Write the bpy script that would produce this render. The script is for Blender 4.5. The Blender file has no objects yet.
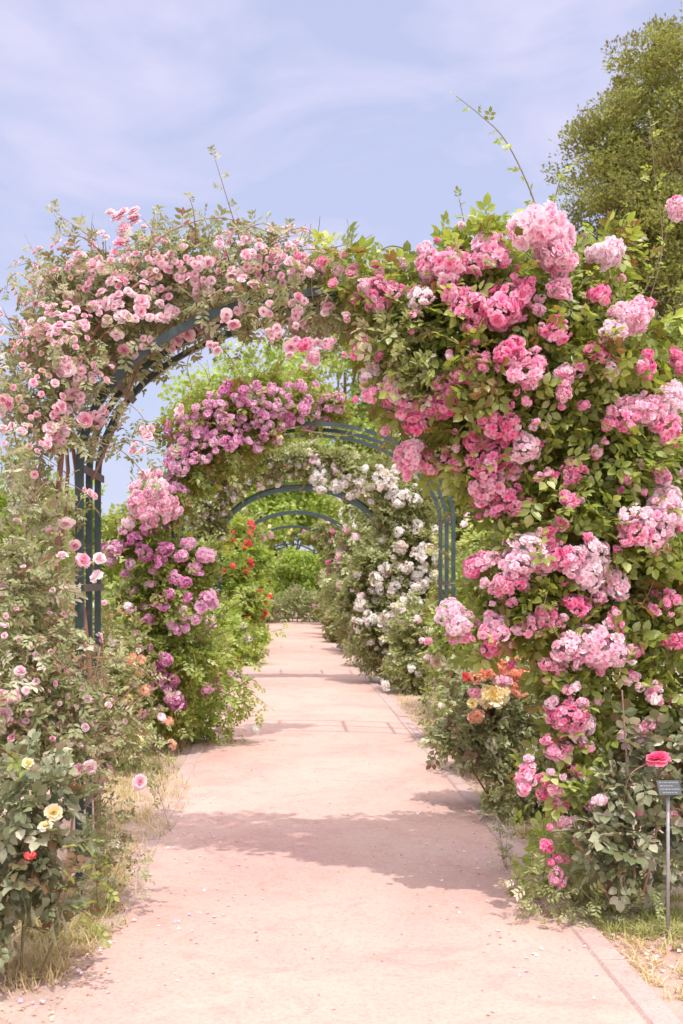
import bpy, math, random
import numpy as np
rng = np.random.default_rng(11)
random.seed(5)
S = bpy.context.scene
COL = S.collection
F = 1086.0            # focal length in picture pixels
CX, CY, CH = 283.0, 578.0, 1.6

def P(px, py, Y):
    return np.array([(px-CX)/F*Y, Y, CH-(py-CY)/F*Y])

# ------------------------------------------------------------------ materials
MATS = {}
def newmat(name):
    m = bpy.data.materials.new(name); m.use_nodes = True
    nt = m.node_tree; nt.nodes.clear()
    out = nt.nodes.new('ShaderNodeOutputMaterial')
    MATS[name] = m
    return m, nt, out
def N(nt, t, **kw):
    n = nt.nodes.new(t)
    for k, v in kw.items(): setattr(n, k, v)
    return n
def ramp(nt, stops, fac=None):
    r = N(nt, 'ShaderNodeValToRGB'); cr = r.color_ramp
    while len(cr.elements) < len(stops): cr.elements.new(0.5)
    for e, (p, c) in zip(cr.elements, stops):
        e.position = p; e.color = (*c, 1)
    if fac is not None: nt.links.new(fac, r.inputs['Fac'])
    return r
def noise(nt, scale, detail=4, rough=.55, coord='Object', dist=0):
    tc = N(nt, 'ShaderNodeTexCoord'); n = N(nt, 'ShaderNodeTexNoise')
    n.inputs['Scale'].default_value = scale; n.inputs['Detail'].default_value = detail
    n.inputs['Roughness'].default_value = rough; n.inputs['Distortion'].default_value = dist
    nt.links.new(tc.outputs[coord], n.inputs['Vector'])
    return n
def mix(nt, fac, a, b, mode='MIX'):
    m = N(nt, 'ShaderNodeMix', data_type='RGBA', blend_type=mode)
    for sock, v in ((m.inputs[0], fac), (m.inputs[6], a), (m.inputs[7], b)):
        if isinstance(v, (int, float)): sock.default_value = v
        elif isinstance(v, tuple): sock.default_value = (*v, 1)
        else: nt.links.new(v, sock)
    return m.outputs[2]
def leafmat(name, stops, trans=.32, rough=.42, spec=.5):
    m, nt, out = newmat(name)
    at = N(nt, 'ShaderNodeAttribute', attribute_name='tint')
    r = ramp(nt, stops, at.outputs['Fac'])
    b = N(nt, 'ShaderNodeBsdfPrincipled'); b.inputs['Roughness'].default_value = rough
    b.inputs['Specular IOR Level'].default_value = spec
    t = N(nt, 'ShaderNodeBsdfTranslucent')
    hs = N(nt, 'ShaderNodeHueSaturation'); hs.inputs['Hue'].default_value = .487
    hs.inputs['Saturation'].default_value = 1.15; hs.inputs['Value'].default_value = 1.5
    nt.links.new(r.outputs[0], hs.inputs['Color'])
    nt.links.new(r.outputs[0], b.inputs['Base Color']); nt.links.new(hs.outputs[0], t.inputs['Color'])
    mx = N(nt, 'ShaderNodeMixShader'); mx.inputs[0].default_value = trans
    nt.links.new(b.outputs[0], mx.inputs[1]); nt.links.new(t.outputs[0], mx.inputs[2])
    nt.links.new(mx.outputs[0], out.inputs[0])
    return m
def petalmat(name, stops, trans=.35):
    m, nt, out = newmat(name)
    at = N(nt, 'ShaderNodeAttribute', attribute_name='tint')
    oi = N(nt, 'ShaderNodeObjectInfo')
    ad = N(nt, 'ShaderNodeMath', operation='MULTIPLY_ADD'); ad.inputs[1].default_value = .5; 
    ad2 = N(nt, 'ShaderNodeMath', operation='ADD'); ad2.inputs[1].default_value = -.22
    nt.links.new(oi.outputs['Random'], ad.inputs[0]); nt.links.new(at.outputs['Fac'], ad.inputs[2])
    nt.links.new(ad.outputs[0], ad2.inputs[0])
    r = ramp(nt, stops, ad2.outputs[0])
    b = N(nt, 'ShaderNodeBsdfPrincipled'); b.inputs['Roughness'].default_value = .62
    b.inputs['Specular IOR Level'].default_value = .25
    t = N(nt, 'ShaderNodeBsdfTranslucent')
    nt.links.new(r.outputs[0], b.inputs['Base Color']); nt.links.new(r.outputs[0], t.inputs['Color'])
    mx = N(nt, 'ShaderNodeMixShader'); mx.inputs[0].default_value = trans
    nt.links.new(b.outputs[0], mx.inputs[1]); nt.links.new(t.outputs[0], mx.inputs[2])
    nt.links.new(mx.outputs[0], out.inputs[0])
    return m
def surfmat(name, stops, scale=8, rough=.7, bump=.0, detail=6, metal=0):
    m, nt, out = newmat(name)
    n = noise(nt, scale, detail)
    r = ramp(nt, stops, n.outputs['Fac'])
    b = N(nt, 'ShaderNodeBsdfPrincipled'); b.inputs['Roughness'].default_value = rough
    b.inputs['Metallic'].default_value = metal
    nt.links.new(r.outputs[0], b.inputs['Base Color'])
    if bump:
        n2 = noise(nt, scale*6, 5)
        bp = N(nt, 'ShaderNodeBump'); bp.inputs['Strength'].default_value = bump; bp.inputs['Distance'].default_value = .01
        nt.links.new(n2.outputs['Fac'], bp.inputs['Height']); nt.links.new(bp.outputs[0], b.inputs['Normal'])
    nt.links.new(b.outputs[0], out.inputs[0])
    return m

leafmat('leaf_olive', [(0, (.25, .17, .075)), (.22, (.215, .23, .08)), (.6, (.33, .37, .14)), (.85, (.47, .49, .25)), (1, (.62, .57, .40))], rough=.36)
leafmat('leaf_grey', [(0, (.34, .18, .13)), (.18, (.22, .225, .09)), (.6, (.345, .385, .185)), (.85, (.50, .52, .32)), (1, (.64, .60, .47))], rough=.36, trans=.34)
leafmat('leaf_green', [(0, (.24, .155, .05)), (.22, (.21, .245, .055)), (.6, (.30, .385, .09)), (.85, (.45, .52, .18)), (1, (.58, .63, .30))], rough=.36, trans=.44)
leafmat('leaf_bright', [(0, (.21, .18, .05)), (.35, (.26, .34, .07)), (.75, (.41, .53, .13)), (1, (.58, .66, .27))], trans=.45)
leafmat('leaf_blue', [(0, (.22, .13, .07)), (.25, (.15, .18, .08)), (.6, (.28, .31, .175)), (.85, (.41, .42, .28)), (1, (.52, .50, .36))], rough=.36, trans=.28)
leafmat('leaf_conifer', [(0, (.25, .175, .08)), (.32, (.20, .205, .065)), (.7, (.29, .32, .085)), (1, (.42, .44, .14))], rough=.6, trans=.36, spec=.2)
leafmat('grass_dry', [(0, (.34, .33, .13)), (.4, (.56, .47, .24)), (.8, (.68, .56, .34)), (1, (.76, .64, .42))], rough=.6, trans=.3, spec=.2)
leafmat('grass_green', [(0, (.22, .26, .08)), (.4, (.34, .38, .12)), (.8, (.52, .48, .23)), (1, (.66, .56, .34))], rough=.6, trans=.3, spec=.2)
petalmat('petal_blush', [(0, (.84, .24, .42)), (.3, (.93, .46, .60)), (.6, (.95, .66, .73)), (1, (.97, .86, .86))], .4)
petalmat('petal_pink', [(0, (.80, .11, .34)), (.3, (.92, .25, .48)), (.6, (.95, .46, .63)), (1, (.97, .74, .81))], .42)
petalmat('petal_light', [(0, (.86, .28, .48)), (.3, (.94, .52, .66)), (.6, (.96, .72, .79)), (1, (.98, .89, .91))], .4)
petalmat('petal_magenta', [(0, (.60, .12, .42)), (.3, (.78, .28, .56)), (.65, (.88, .50, .71)), (1, (.94, .74, .82))], .4)
petalmat('petal_white', [(0, (.84, .68, .60)), (.3, (.90, .82, .74)), (.65, (.93, .89, .84)), (1, (.95, .93, .91))])
petalmat('petal_orange', [(0, (.86, .26, .12)), (.35, (.92, .44, .26)), (.7, (.93, .58, .44)), (1, (.94, .74, .52))])
petalmat('petal_yellow', [(0, (.86, .55, .12)), (.4, (.92, .75, .28)), (.7, (.94, .84, .52)), (1, (.95, .90, .76))])
petalmat('petal_red', [(0, (.68, .03, .04)), (.5, (.85, .08, .09)), (1, (.90, .22, .20))])
petalmat('petal_hot', [(0, (.76, .04, .20)), (.5, (.90, .14, .32)), (1, (.93, .36, .46))])
petalmat('petal_spent', [(0, (.50, .32, .19)), (.5, (.70, .50, .38)), (1, (.84, .66, .55))])
surfmat('bark', [(.3, (.17, .11, .085)), (.7, (.30, .21, .16))], 20, .8, .4)
surfmat('cane_green', [(.3, (.15, .11, .05)), (.7, (.24, .20, .09))], 15, .6)
surfmat('cane_red', [(.3, (.24, .11, .075)), (.7, (.33, .19, .12))], 15, .6)
surfmat('paint_teal', [(.35, (.034, .056, .054)), (.6, (.050, .082, .078)), (.70, (.11, .085, .065))], 14, .42, .12)
surfmat('strap_brown', [(.3, (.085, .075, .070)), (.7, (.16, .12, .105))], 12, .55, .1)
surfmat('label_plate', [(.3, (.075, .085, .09)), (.7, (.10, .11, .115))], 30, 1.0)
surfmat('label_ink', [(.3, (.20, .205, .20)), (.7, (.26, .265, .26))], 30, .8)
surfmat('stake_metal', [(.3, (.32, .30, .30)), (.7, (.45, .42, .42))], 30, .45, 0, 4, .4)
surfmat('render_wall', [(.3, (.66, .63, .60)), (.7, (.74, .71, .68))], 3, .8)
surfmat('roof_tile', [(.3, (.34, .22, .18)), (.7, (.42, .28, .22))], 6, .8)
surfmat('window_glass', [(.3, (.06, .08, .10)), (.7, (.09, .11, .13))], 2, .15)

# sandy ground, path and kerbs
def sandmat(name, cols, patch, speck, warm):
    m, nt, out = newmat(name)
    n1 = noise(nt, patch, 5, .6, dist=.6); n2 = noise(nt, 55, 6, .75); n3 = noise(nt, 260, 2, .5)
    r1 = ramp(nt, [(.32, cols[0]), (.5, cols[1]), (.7, cols[2])], n1.outputs['Fac'])
    r2 = ramp(nt, [(.36, (.84, .82, .82)), (.5, (.98, .98, .98)), (.66, (1.05, 1.05, 1.05))], n2.outputs['Fac'])
    c = mix(nt, 1.0, r1.outputs[0], r2.outputs[0], 'MULTIPLY')
    r3 = ramp(nt, [(.30, (.55, .48, .48)), (.41, (1, 1, 1))], n3.outputs['Fac'])
    c = mix(nt, speck, c, r3.outputs[0], 'MULTIPLY')
    n4 = noise(nt, 3.1, 6, .7, dist=1.5)
    r4 = ramp(nt, [(.50, (1, 1, 1)), (.66, warm)], n4.outputs['Fac'])
    c = mix(nt, 1.0, c, r4.outputs[0], 'MULTIPLY')
    b = N(nt, 'ShaderNodeBsdfPrincipled'); b.inputs['Roughness'].default_value = .9
    b.inputs['Specular IOR Level'].default_value = .15
    nt.links.new(c, b.inputs['Base Color'])
    bp = N(nt, 'ShaderNodeBump'); bp.inputs['Strength'].default_value = .35; bp.inputs['Distance'].default_value = .006
    ad = N(nt, 'ShaderNodeMath', operation='ADD')
    nt.links.new(n2.outputs['Fac'], ad.inputs[0]); nt.links.new(n3.outputs['Fac'], ad.inputs[1])
    nt.links.new(ad.outputs[0], bp.inputs['Height']); nt.links.new(bp.outputs[0], b.inputs['Normal'])
    nt.links.new(b.outputs[0], out.inputs[0])
sandmat('path_sand', [(.548, .350, .306), (.583, .396, .337), (.608, .436, .368)], .9, .6, (.95, .87, .86))
sandmat('verge_soil', [(.44, .30, .26), (.50, .36, .305), (.55, .41, .34)], 2.2, .8, (.88, .83, .74))
sandmat('kerb_stone', [(.48, .34, .31), (.53, .385, .345), (.56, .42, .37)], 2, .9, (.90, .86, .86))

# ------------------------------------------------------------------ mesh builder
class MB:
    """collects vertices and faces (mixed sizes) with a per-vertex tint"""
    def __init__(s): s.v = []; s.f3 = []; s.f4 = []; s.t = []; s.n = 0
    def add(s, v, f3=None, f4=None, t=.5):
        v = np.asarray(v, float)
        if f3 is not None and len(f3): s.f3.append(np.asarray(f3)+s.n)
        if f4 is not None and len(f4): s.f4.append(np.asarray(f4)+s.n)
        s.v.append(v); s.t.append(np.broadcast_to(np.asarray(t, float), (len(v),))); s.n += len(v)
    def inst(s, tpl, pos, R, sc, tint):
        """tpl=(verts,f3,f4[,tints]); pos (N,3); R (N,3,3) columns = axes; sc (N,) ; tint (N,)"""
        v, f3, f4 = tpl[:3]; n = len(pos); k = len(v)
        if not n: return
        tv = tpl[3] if len(tpl) > 3 else np.zeros(k)
        W = np.einsum('nij,kj->nki', R, v)*np.asarray(sc).reshape(n, 1, 1) + pos[:, None, :]
        off = (np.arange(n)*k)[:, None, None]
        a = (np.asarray(f3)[None]+off).reshape(-1, 3) if f3 is not None and len(f3) else None
        b = (np.asarray(f4)[None]+off).reshape(-1, 4) if f4 is not None and len(f4) else None
        s.add(W.reshape(-1, 3), a, b, (np.asarray(tint).reshape(n, 1)+tv[None]).reshape(-1))
    def tube(s, pts, rad, sides=6, t=.5):
        pts = np.asarray(pts, float); n = len(pts)
        rad = np.broadcast_to(np.asarray(rad, float), (n,))
        T = np.gradient(pts, axis=0); T /= np.linalg.norm(T, axis=1)[:, None]+1e-9
        up = np.array([0., 0, 1]) if abs(T[0][2]) < .9 else np.array([0., 1, 0])
        A = np.cross(T, up); A /= np.linalg.norm(A, axis=1)[:, None]+1e-9
        for i in range(1, n):
            if A[i] @ A[i-1] < 0: A[i] = -A[i]
        B = np.cross(T, A)
        an = np.arange(sides)/sides*2*np.pi
        ring = pts[:, None]+rad[:, None, None]*(np.cos(an)[None, :, None]*A[:, None]+np.sin(an)[None, :, None]*B[:, None])
        f = []
        for i in range(n-1):
            for j in range(sides):
                k = (j+1) % sides
                f.append((i*sides+j, i*sides+k, (i+1)*sides+k, (i+1)*sides+j))
        v = ring.reshape(-1, 3)
        v = np.vstack([v, pts[:1], pts[-1:]])
        f3 = [(n*sides, (j+1) % sides, j) for j in range(sides)] + [(n*sides+1, (n-1)*sides+j, (n-1)*sides+(j+1) % sides) for j in range(sides)]
        s.add(v, f3, f, t)
    def box(s, c, h, t=.5, R=None):
        g = np.array([[x, y, z] for x in (-1, 1) for y in (-1, 1) for z in (-1, 1)], float)*np.asarray(h)
        if R is not None: g = g @ np.asarray(R).T
        s.add(g+np.asarray(c), None, [(0, 1, 3, 2), (4, 6, 7, 5), (0, 4, 5, 1), (2, 3, 7, 6), (0, 2, 6, 4), (1, 5, 7, 3)], t)
    def build(s, name, mat, parent=None, smooth=False, base=(0, 0, 0)):
        v = np.vstack(s.v)-np.asarray(base)
        f3 = np.vstack(s.f3) if s.f3 else np.zeros((0, 3), int)
        f4 = np.vstack(s.f4) if s.f4 else np.zeros((0, 4), int)
        me = bpy.data.meshes.new(name)
        me.vertices.add(len(v)); me.vertices.foreach_set('co', v.astype(np.float32).ravel())
        li = np.concatenate([f3.ravel(), f4.ravel()])
        me.loops.add(len(li)); me.loops.foreach_set('vertex_index', li.astype(np.int32))
        n3, n4 = len(f3), len(f4)
        me.polygons.add(n3+n4)
        st = np.concatenate([np.arange(n3)*3, n3*3+np.arange(n4)*4])
        me.polygons.foreach_set('loop_start', st.astype(np.int32))
        me.polygons.foreach_set('loop_total', np.concatenate([np.full(n3, 3), np.full(n4, 4)]).astype(np.int32))
        me.polygons.foreach_set('use_smooth', np.full(n3+n4, bool(smooth)))
        me.update(calc_edges=True)
        a = me.attributes.new('tint', 'FLOAT', 'POINT')
        a.data.foreach_set('value', np.clip(np.concatenate(s.t), 0, 1).astype(np.float32))
        if mat: me.materials.append(MATS[mat])
        o = bpy.data.objects.new(name, me); COL.objects.link(o)
        if parent is not None: o.parent = parent
        return o

def tag(o, label=None, cat=None, group=None, kind=None):
    for k, v in (('label', label), ('category', cat), ('group', group), ('kind', kind)):
        if v: o[k] = v
    return o
def thing(name, label, cat, loc, group=None):
    o = bpy.data.objects.new(name, None); COL.objects.link(o); o.location = [float(a) for a in loc]
    o.empty_display_size = .2
    return tag(o, label, cat, group)
def nrm(a): return a/(np.linalg.norm(a, axis=-1, keepdims=True)+1e-9)
def frames(tip, nor):
    """rotation matrices whose Y is tip and whose Z is near nor"""
    y = nrm(tip); x = nrm(np.cross(y, nor)); z = np.cross(x, y)
    return np.stack([x, y, z], axis=-1)

# ------------------------------------------------------------------ leaf and flower templates
LEAF = (np.array([[0, 0, 0], [-.30, .34, .07], [-.25, .70, .04], [0, 1, -.10], [.25, .70, .04], [.30, .34, .07], [0, .34, 0], [0, .70, -.02]], float),
        [(0, 6, 1), (0, 5, 6), (2, 7, 3), (7, 4, 3)], [(1, 6, 7, 2), (6, 5, 4, 7)])
QUAD = (np.array([[0, 0, 0], [-.34, .5, .07], [0, 1, -.08], [.34, .5, .07]], float), [(0, 2, 1), (0, 3, 2)], [])
NEEDLE = (np.array([[0, 0, 0], [-.14, .45, .05], [0, 1, -.12], [.14, .45, .05]], float), [(0, 2, 1), (0, 3, 2)], [])
NEEDLEW = (NEEDLE[0]*np.array([1.7, 1, 1]), NEEDLE[1], [])
def compound(base, pairs=2, wide=1.0):
    """rose leaf: leaflets on a midrib along +Y, length about 1"""
    v, f3, f4, t = [], [], [], []
    k = 0
    def leaf(p, ang, s, roll):
        nonlocal k
        L = base[0]*np.array([wide, 1, 1])*s
        c, sn = math.cos(ang), math.sin(ang)
        Rz = np.array([[c, -sn, 0], [sn, c, 0], [0, 0, 1]])
        cr, sr = math.cos(roll), math.sin(roll)
        Ry = np.array([[cr, 0, sr], [0, 1, 0], [-sr, 0, cr]])
        v.append((L @ Ry.T) @ Rz.T + p); 
        for f in base[1]: f3.append([a+k for a in f])
        for f in base[2]: f4.append([a+k for a in f])
        t.append(np.full(len(L), rng.uniform(-.2, .2))); k += len(L)
    for i in range(pairs):
        y = .18+.30*i; z = -.04*y
        leaf(np.array([-.03, y, z]), 1.05+rng.uniform(-.15, .15), .40+.03*i, rng.uniform(-.5, .5))
        leaf(np.array([.03, y, z]), -1.05+rng.uniform(-.15, .15), .40+.03*i, rng.uniform(-.5, .5))
    leaf(np.array([0, .58, -.05]), rng.uniform(-.1, .1), .48, rng.uniform(-.3, .3))
    r = np.array([[-.012, 0, 0], [.012, 0, 0], [.008, .62, -.05], [-.008, .62, -.05]])
    v.append(r); f4.append([k, k+1, k+2, k+3]); t.append(np.full(4, -.2))
    return (np.vstack(v), np.array(f3) if f3 else [], np.array(f4), np.concatenate(t))
COMP = [compound(LEAF, 2) for _ in range(6)]
COMPW = [compound(LEAF, 2, 1.18) for _ in range(5)]
COMPN = [compound(LEAF, 3, .75) for _ in range(3)]
COMPQ = [compound(QUAD, 2) for _ in range(4)]

def rose_tpl(rings, rows=2):
    """petals in rings; (count, tilt from axis deg, length, tint)"""
    v, f4, t = [], [], []; k = 0
    for (cnt, tilt, ln, tn) in rings:
        off = rng.uniform(0, 6)
        for i in range(cnt):
            a = off+i/cnt*2*np.pi+rng.uniform(-.12, .12)
            ti = math.radians(tilt+rng.uniform(-7, 7)); L = ln*rng.uniform(.9, 1.08)
            w = L*.52*(1 if cnt > 4 else 1.15)
            pts = []
            for r in range(rows+1):
                u = r/rows
                th = ti*(.55+.6*u)               # curls outwards
                rad = L*u*math.sin(th); z = L*u*math.cos(th)*.85
                ww = w*(.35+.9*u-.35*u*u) if r else w*.22
                for sgn in (-1, 0, 1):
                    lift = .10*L*u*(0 if sgn == 0 else 1)
                    pts.append((sgn*ww, rad-lift*.2-(.12*L if (r == rows and sgn) else 0), z+lift))
            pts = np.array(pts); pts[3:] += rng.normal(size=(len(pts)-3, 3))*.035*L; c, s_ = math.cos(a), math.sin(a)
            Rz = np.array([[c, -s_, 0], [s_, c, 0], [0, 0, 1]])
            v.append(pts @ Rz.T)
            for r in range(rows):
                for q in range(2):
                    b = k+r*3+q; f4.append((b, b+1, b+4, b+3))
            tt = np.repeat(np.linspace(-.14, .10, rows+1), 3)+tn+rng.uniform(-.06, .06)
            t.append(tt); k += len(pts)
    return (np.vstack(v), [], np.array(f4), np.concatenate(t))
FULL = [rose_tpl([(5, 58, 1, .72), (6, 44, .98, .62), (5, 30, .9, .5), (5, 16, .8, .4)]) for _ in range(3)]+[rose_tpl([(5, 84, 1, .74), (6, 66, .95, .66), (6, 47, .9, .58), (6, 30, .8, .48), (5, 14, .68, .36)]) for _ in range(7)]
FLO = [rose_tpl([(5, 74, 1, .66), (5, 48, .8, .52), (3, 18, .6, .36)], 1) for _ in range(5)]
OPEN = [rose_tpl([(5, 80, 1, .6), (4, 45, .6, .8)], 1) for _ in range(3)]

def spin(nor):
    """random frames whose Z is nor"""
    n = len(nor); z = nrm(nor); a = nrm(rng.normal(size=(n, 3)))
    x = nrm(np.cross(a, z)); y = np.cross(z, x)
    return np.stack([x, y, z], axis=-1)

def cluster_mesh(name, mat, nflo, flo_r, lobes=4, squash=.8, tpls=FLO, spent=0):
    """a head of many florets filling a lumpy ball of radius about 1 (flo_r relative)"""
    b = MB()
    if lobes == 1: cs = np.zeros((1, 3)); lr = np.array([.66])
    else:
        a = rng.uniform(0, 2*np.pi); ax = np.array([math.cos(a), math.sin(a), .2])
        cs = nrm(rng.normal(size=(lobes, 3)))*rng.uniform(.35, .78, (lobes, 1))*np.array([.8, .8, .55])+ax*rng.uniform(-.35, .35, (lobes, 1))
        cs[0] = (0, 0, .15); lr = rng.uniform(.26, .46, lobes); lr[0] = .5
    w = lr**2/np.sum(lr**2); p, nn = [], []; tries = 0
    while len(p) < nflo:
        tries += 1
        i = rng.choice(lobes, p=w); d = nrm(rng.normal(size=3)); q = cs[i]+d*lr[i]*rng.uniform(.75, 1.2)
        if tries < nflo*12:
            if any(np.linalg.norm(q-c) < lr[j]*.85 for j, c in enumerate(cs) if j != i): continue
            if len(p) and np.min(np.linalg.norm(np.array(p)-q, axis=1)) < flo_r*.65: continue
        p.append(q); nn.append(d)
    p = np.array(p)*np.array([1, 1, squash]); nn = np.array(nn)+rng.normal(size=(nflo, 3))*.4
    idx = rng.integers(len(tpls), size=nflo)
    for k in range(len(tpls)):
        m = idx == k
        b.inst(tpls[k], p[m], spin(nn[m]), flo_r*rng.uniform(.55, 1.25, m.sum()), rng.uniform(-.26, .26, m.sum()))
    o = b.build(name, mat, smooth=False); me = o.data; bpy.data.objects.remove(o)
    return me
def single_mesh(name, mat, tpl):
    b = MB(); b.inst(tpl, np.zeros((1, 3)), np.eye(3)[None], [1.], [0.])
    o = b.build(name, mat, smooth=True); me = o.data; bpy.data.objects.remove(o)
    return me
FLOWERS = {}
def heads(kind):
    if kind in FLOWERS: return FLOWERS[kind]
    if kind in ('blush', 'spent', 'yellow_full', 'hot'):
        mat = {'blush': 'petal_blush', 'spent': 'petal_spent', 'yellow_full': 'petal_yellow', 'hot': 'petal_hot'}[kind]
        FLOWERS[kind] = [single_mesh('blossom', mat, t) for t in FULL]
    else:
        col, size = kind.split('_')
        mat = 'petal_'+col
        n, r, lob = {'big': (125, .185, 9), 'mid': (66, .235, 6), 'small': (19, .36, 2), 'fine': (38, .25, 3), 'far': (11, .5, 1), 'open': (9, .6, 1)}[size]
        FLOWERS[kind] = [cluster_mesh('blossom_cluster', mat, n, r, lob, tpls=OPEN if size in ('open', 'far') else FLO) for _ in range(7)]
    return FLOWERS[kind]
def flower(kind, pos, r, out, root, base, name=None, label=None):
    me = random.choice(heads(kind))
    o = bpy.data.objects.new(name or me.name.split('.')[0], me); COL.objects.link(o)
    z = np.asarray(out, float)+np.array([0, 0, .35])+rng.normal(size=3)*(.5 if kind == 'blush' else .2)
    from mathutils import Matrix
    M = Matrix(spin(z[None])[0].tolist()).to_4x4()
    M.translation = [float(a) for a in (np.asarray(pos)-base)]
    s = float(r)*(1.18 if '_big' in kind or '_mid' in kind or '_fine' in kind else 1.1); k = rng.uniform(.85, 1.18, 3)
    o.matrix_basis = M @ Matrix.Diagonal((s*k[0], s*k[1], s*k[2], 1))
    o.parent = root
    if label: o['label'] = label
    return o

# ------------------------------------------------------------------ foliage
def blobs_px(rows, ry=.8):
    """(px,py,depth,rpx[,weight]) -> centre, radii, weight"""
    out = []
    for r in rows:
        px, py, Y, rp = r[:4]; w = r[4] if len(r) > 4 else 1
        c = P(px, py, Y); R = rp/F*Y
        out.append((*c, R, R*ry, R, w))
    return np.array(out, float)
def scatter(bl, n, sub=9, tight=.30, shell=.55, clip=1.12):
    w = (bl[:, 3]*bl[:, 4]*bl[:, 5])**(2/3)*bl[:, 6]; w /= w.sum()
    idx = rng.choice(len(bl), n, p=w)
    K = max(sub, 1)
    sc = nrm(rng.normal(size=(len(bl), K, 3)))*rng.uniform(shell, 1.0, (len(bl), K, 1))
    si = rng.integers(K, size=n)
    local = sc[idx, si]+rng.normal(size=(n, 3))*tight
    ln = np.linalg.norm(local, axis=1, keepdims=True); local = local*np.minimum(1, (clip+.12*rng.random((n, 1)))/ln)
    pos = bl[idx, :3]+local*bl[idx, 3:6]
    out = nrm(local)
    ctint = rng.normal(size=(len(bl), K))*.13
    return pos, out, ctint[idx, si]
def leaves(b, tpls, pos, out, size, tint, droop=.25, up=.75, outk=.6, jit=.6):
    n = len(pos)
    tip = out*.7+rng.normal(size=(n, 3))*.7+np.array([0, 0, -droop])
    nor = np.array([0, 0, up])+out*outk+rng.normal(size=(n, 3))*jit
    R = frames(tip, nor)
    idx = rng.integers(len(tpls), size=n)
    sz = size*rng.uniform(.65, 1.25, n)
    for k in range(len(tpls)):
        m = idx == k
        b.inst(tpls[k], pos[m], R[m], sz[m], tint[m])
def above(pos, *arrs, z=.03):
    m = pos[:, 2] > z
    return (pos[m], *[a[m] for a in arrs])
def foliage(root, base, bl, n, size, mat, tpls=COMP, tint=.5, tsd=.16, name='foliage', sub=9, tight=.30, shell=.55, clip=1.12, **kw):
    pos, out, ct = scatter(bl, n, sub, tight, shell, clip)
    pos, out, ct = above(pos, out, ct)
    b = MB(); leaves(b, tpls, pos, out, size, tint+ct+rng.normal(size=len(pos))*tsd, **kw)
    return b.build(name, mat, root, base=base)
def curve(pts, n=14):
    """Catmull-Rom through points"""
    p = [np.asarray(a, float) for a in pts]; p = [2*p[0]-p[1]]+p+[2*p[-1]-p[-2]]
    out = []
    seg = len(p)-3
    for i in range(seg):
        for t in np.linspace(0, 1, max(2, n//seg+1), endpoint=(i == seg-1)):
            a, b_, c, d = p[i:i+4]
            out.append(.5*((2*b_)+(-a+c)*t+(2*a-5*b_+4*c-d)*t*t+(-a+3*b_-3*c+d)*t**3))
    return np.array(out)
def cane(root, base, pts, r0, r1, mat='cane_green', name='cane', n=16, sides=6):
    c = curve(pts, n); b = MB(); b.tube(c, np.linspace(r0, r1, len(c)), sides)
    return b.build(name, mat, root, smooth=True, base=base)
def twigs(root, base, bl, n, mat='cane_green', r=.003, length=.2, start=None, name='twig_sprays'):
    pos, out, _ = scatter(bl, n, 14, .15, .1)
    b = MB()
    for p, o in zip(pos, out):
        if p[2] < .05: continue
        d = nrm(o+rng.normal(size=3)*.5+np.array([0, 0, .3])); L = length*rng.uniform(.5, 1.3)
        q = p+d*L; m = (p+q)/2+rng.normal(size=3)*L*.08
        b.tube(curve([p, m, q], 4), np.linspace(r, r*.4, len(curve([p, m, q], 4))), 4)
    if b.n: return b.build(name, mat, root, base=base)
def shoot(root, base, pts, mat_leaf, mat_cane='cane_green', r=.004, size=.07, gap=.045, tpls=COMP, name='shoot', start=.15, tint=.55, label=None, skip=0):
    """a free-standing cane (part) with its leaves (sub-part)"""
    c = curve(pts, 20); b = MB(); b.tube(c, np.linspace(r, r*.35, len(c)), 5)
    o = b.build(name, mat_cane, root, smooth=True, base=base)
    d = np.concatenate([[0], np.cumsum(np.linalg.norm(np.diff(c, axis=0), axis=1))]); L = d[-1]
    ts = np.arange(L*start, L, gap)
    if len(ts) < 1: ts = np.array([L*.8])
    ts = ts[rng.random(len(ts)) >= skip]
    ts = np.append(ts, L)
    pos = np.stack([np.interp(ts, d, c[:, i]) for i in range(3)], 1)
    T = np.stack([np.interp(ts, d, np.gradient(c[:, i])) for i in range(3)], 1); T = nrm(T)
    side = nrm(np.cross(T, rng.normal(size=T.shape)))
    tip = side*1.0+T*.6+np.array([0, 0, -.15]); tip[-1] = T[-1]
    R = frames(tip, np.array([0, 0, .8])+rng.normal(size=T.shape)*.5)
    lb = MB(); idx = rng.integers(len(tpls), size=len(ts)); sz = size*rng.uniform(.6, 1.15, len(ts))*np.linspace(1, .65, len(ts))
    tn = tint+rng.normal(size=len(ts))*.15
    for k in range(len(tpls)):
        m = idx == k
        lb.inst(tpls[k], pos[m], R[m], sz[m], tn[m])
    lf = lb.build('foliage', mat_leaf, o, base=base)
    if label: o['label'] = label
    return o
PUSH = 1.16
def random_shoots(root, base, bl, n, lm, cm, tpls, size, L=.34, r=.003):
    """free shoots leaving the outside of the plant, mostly upwards"""
    k = 0; tries = 0
    while k < n and tries < n*30:
        tries += 1
        q = bl[rng.choice(len(bl), p=bl[:, 6]/bl[:, 6].sum())]; d = nrm(rng.normal(size=3)+np.array([0, -.25, .9]))
        p = q[:3]+d*q[3:6]*.9; e = p+d*L*.8
        if np.any(np.linalg.norm((bl[:, :3]-(p+d*L*.5))/bl[:, 3:6], axis=1) < 1.0): continue
        if e[2] < .4: continue
        ln = L*rng.uniform(.5, 1.3); sd = rng.normal(size=3)*.3
        shoot(root, base, [p-d*.05, p+d*ln*.5+sd*ln*.15, p+d*ln+sd*ln*.5+np.array([0, 0, -.2*ln])], lm, cm, r, size, .045, tpls, start=.1, skip=.15)
        k += 1
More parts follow.
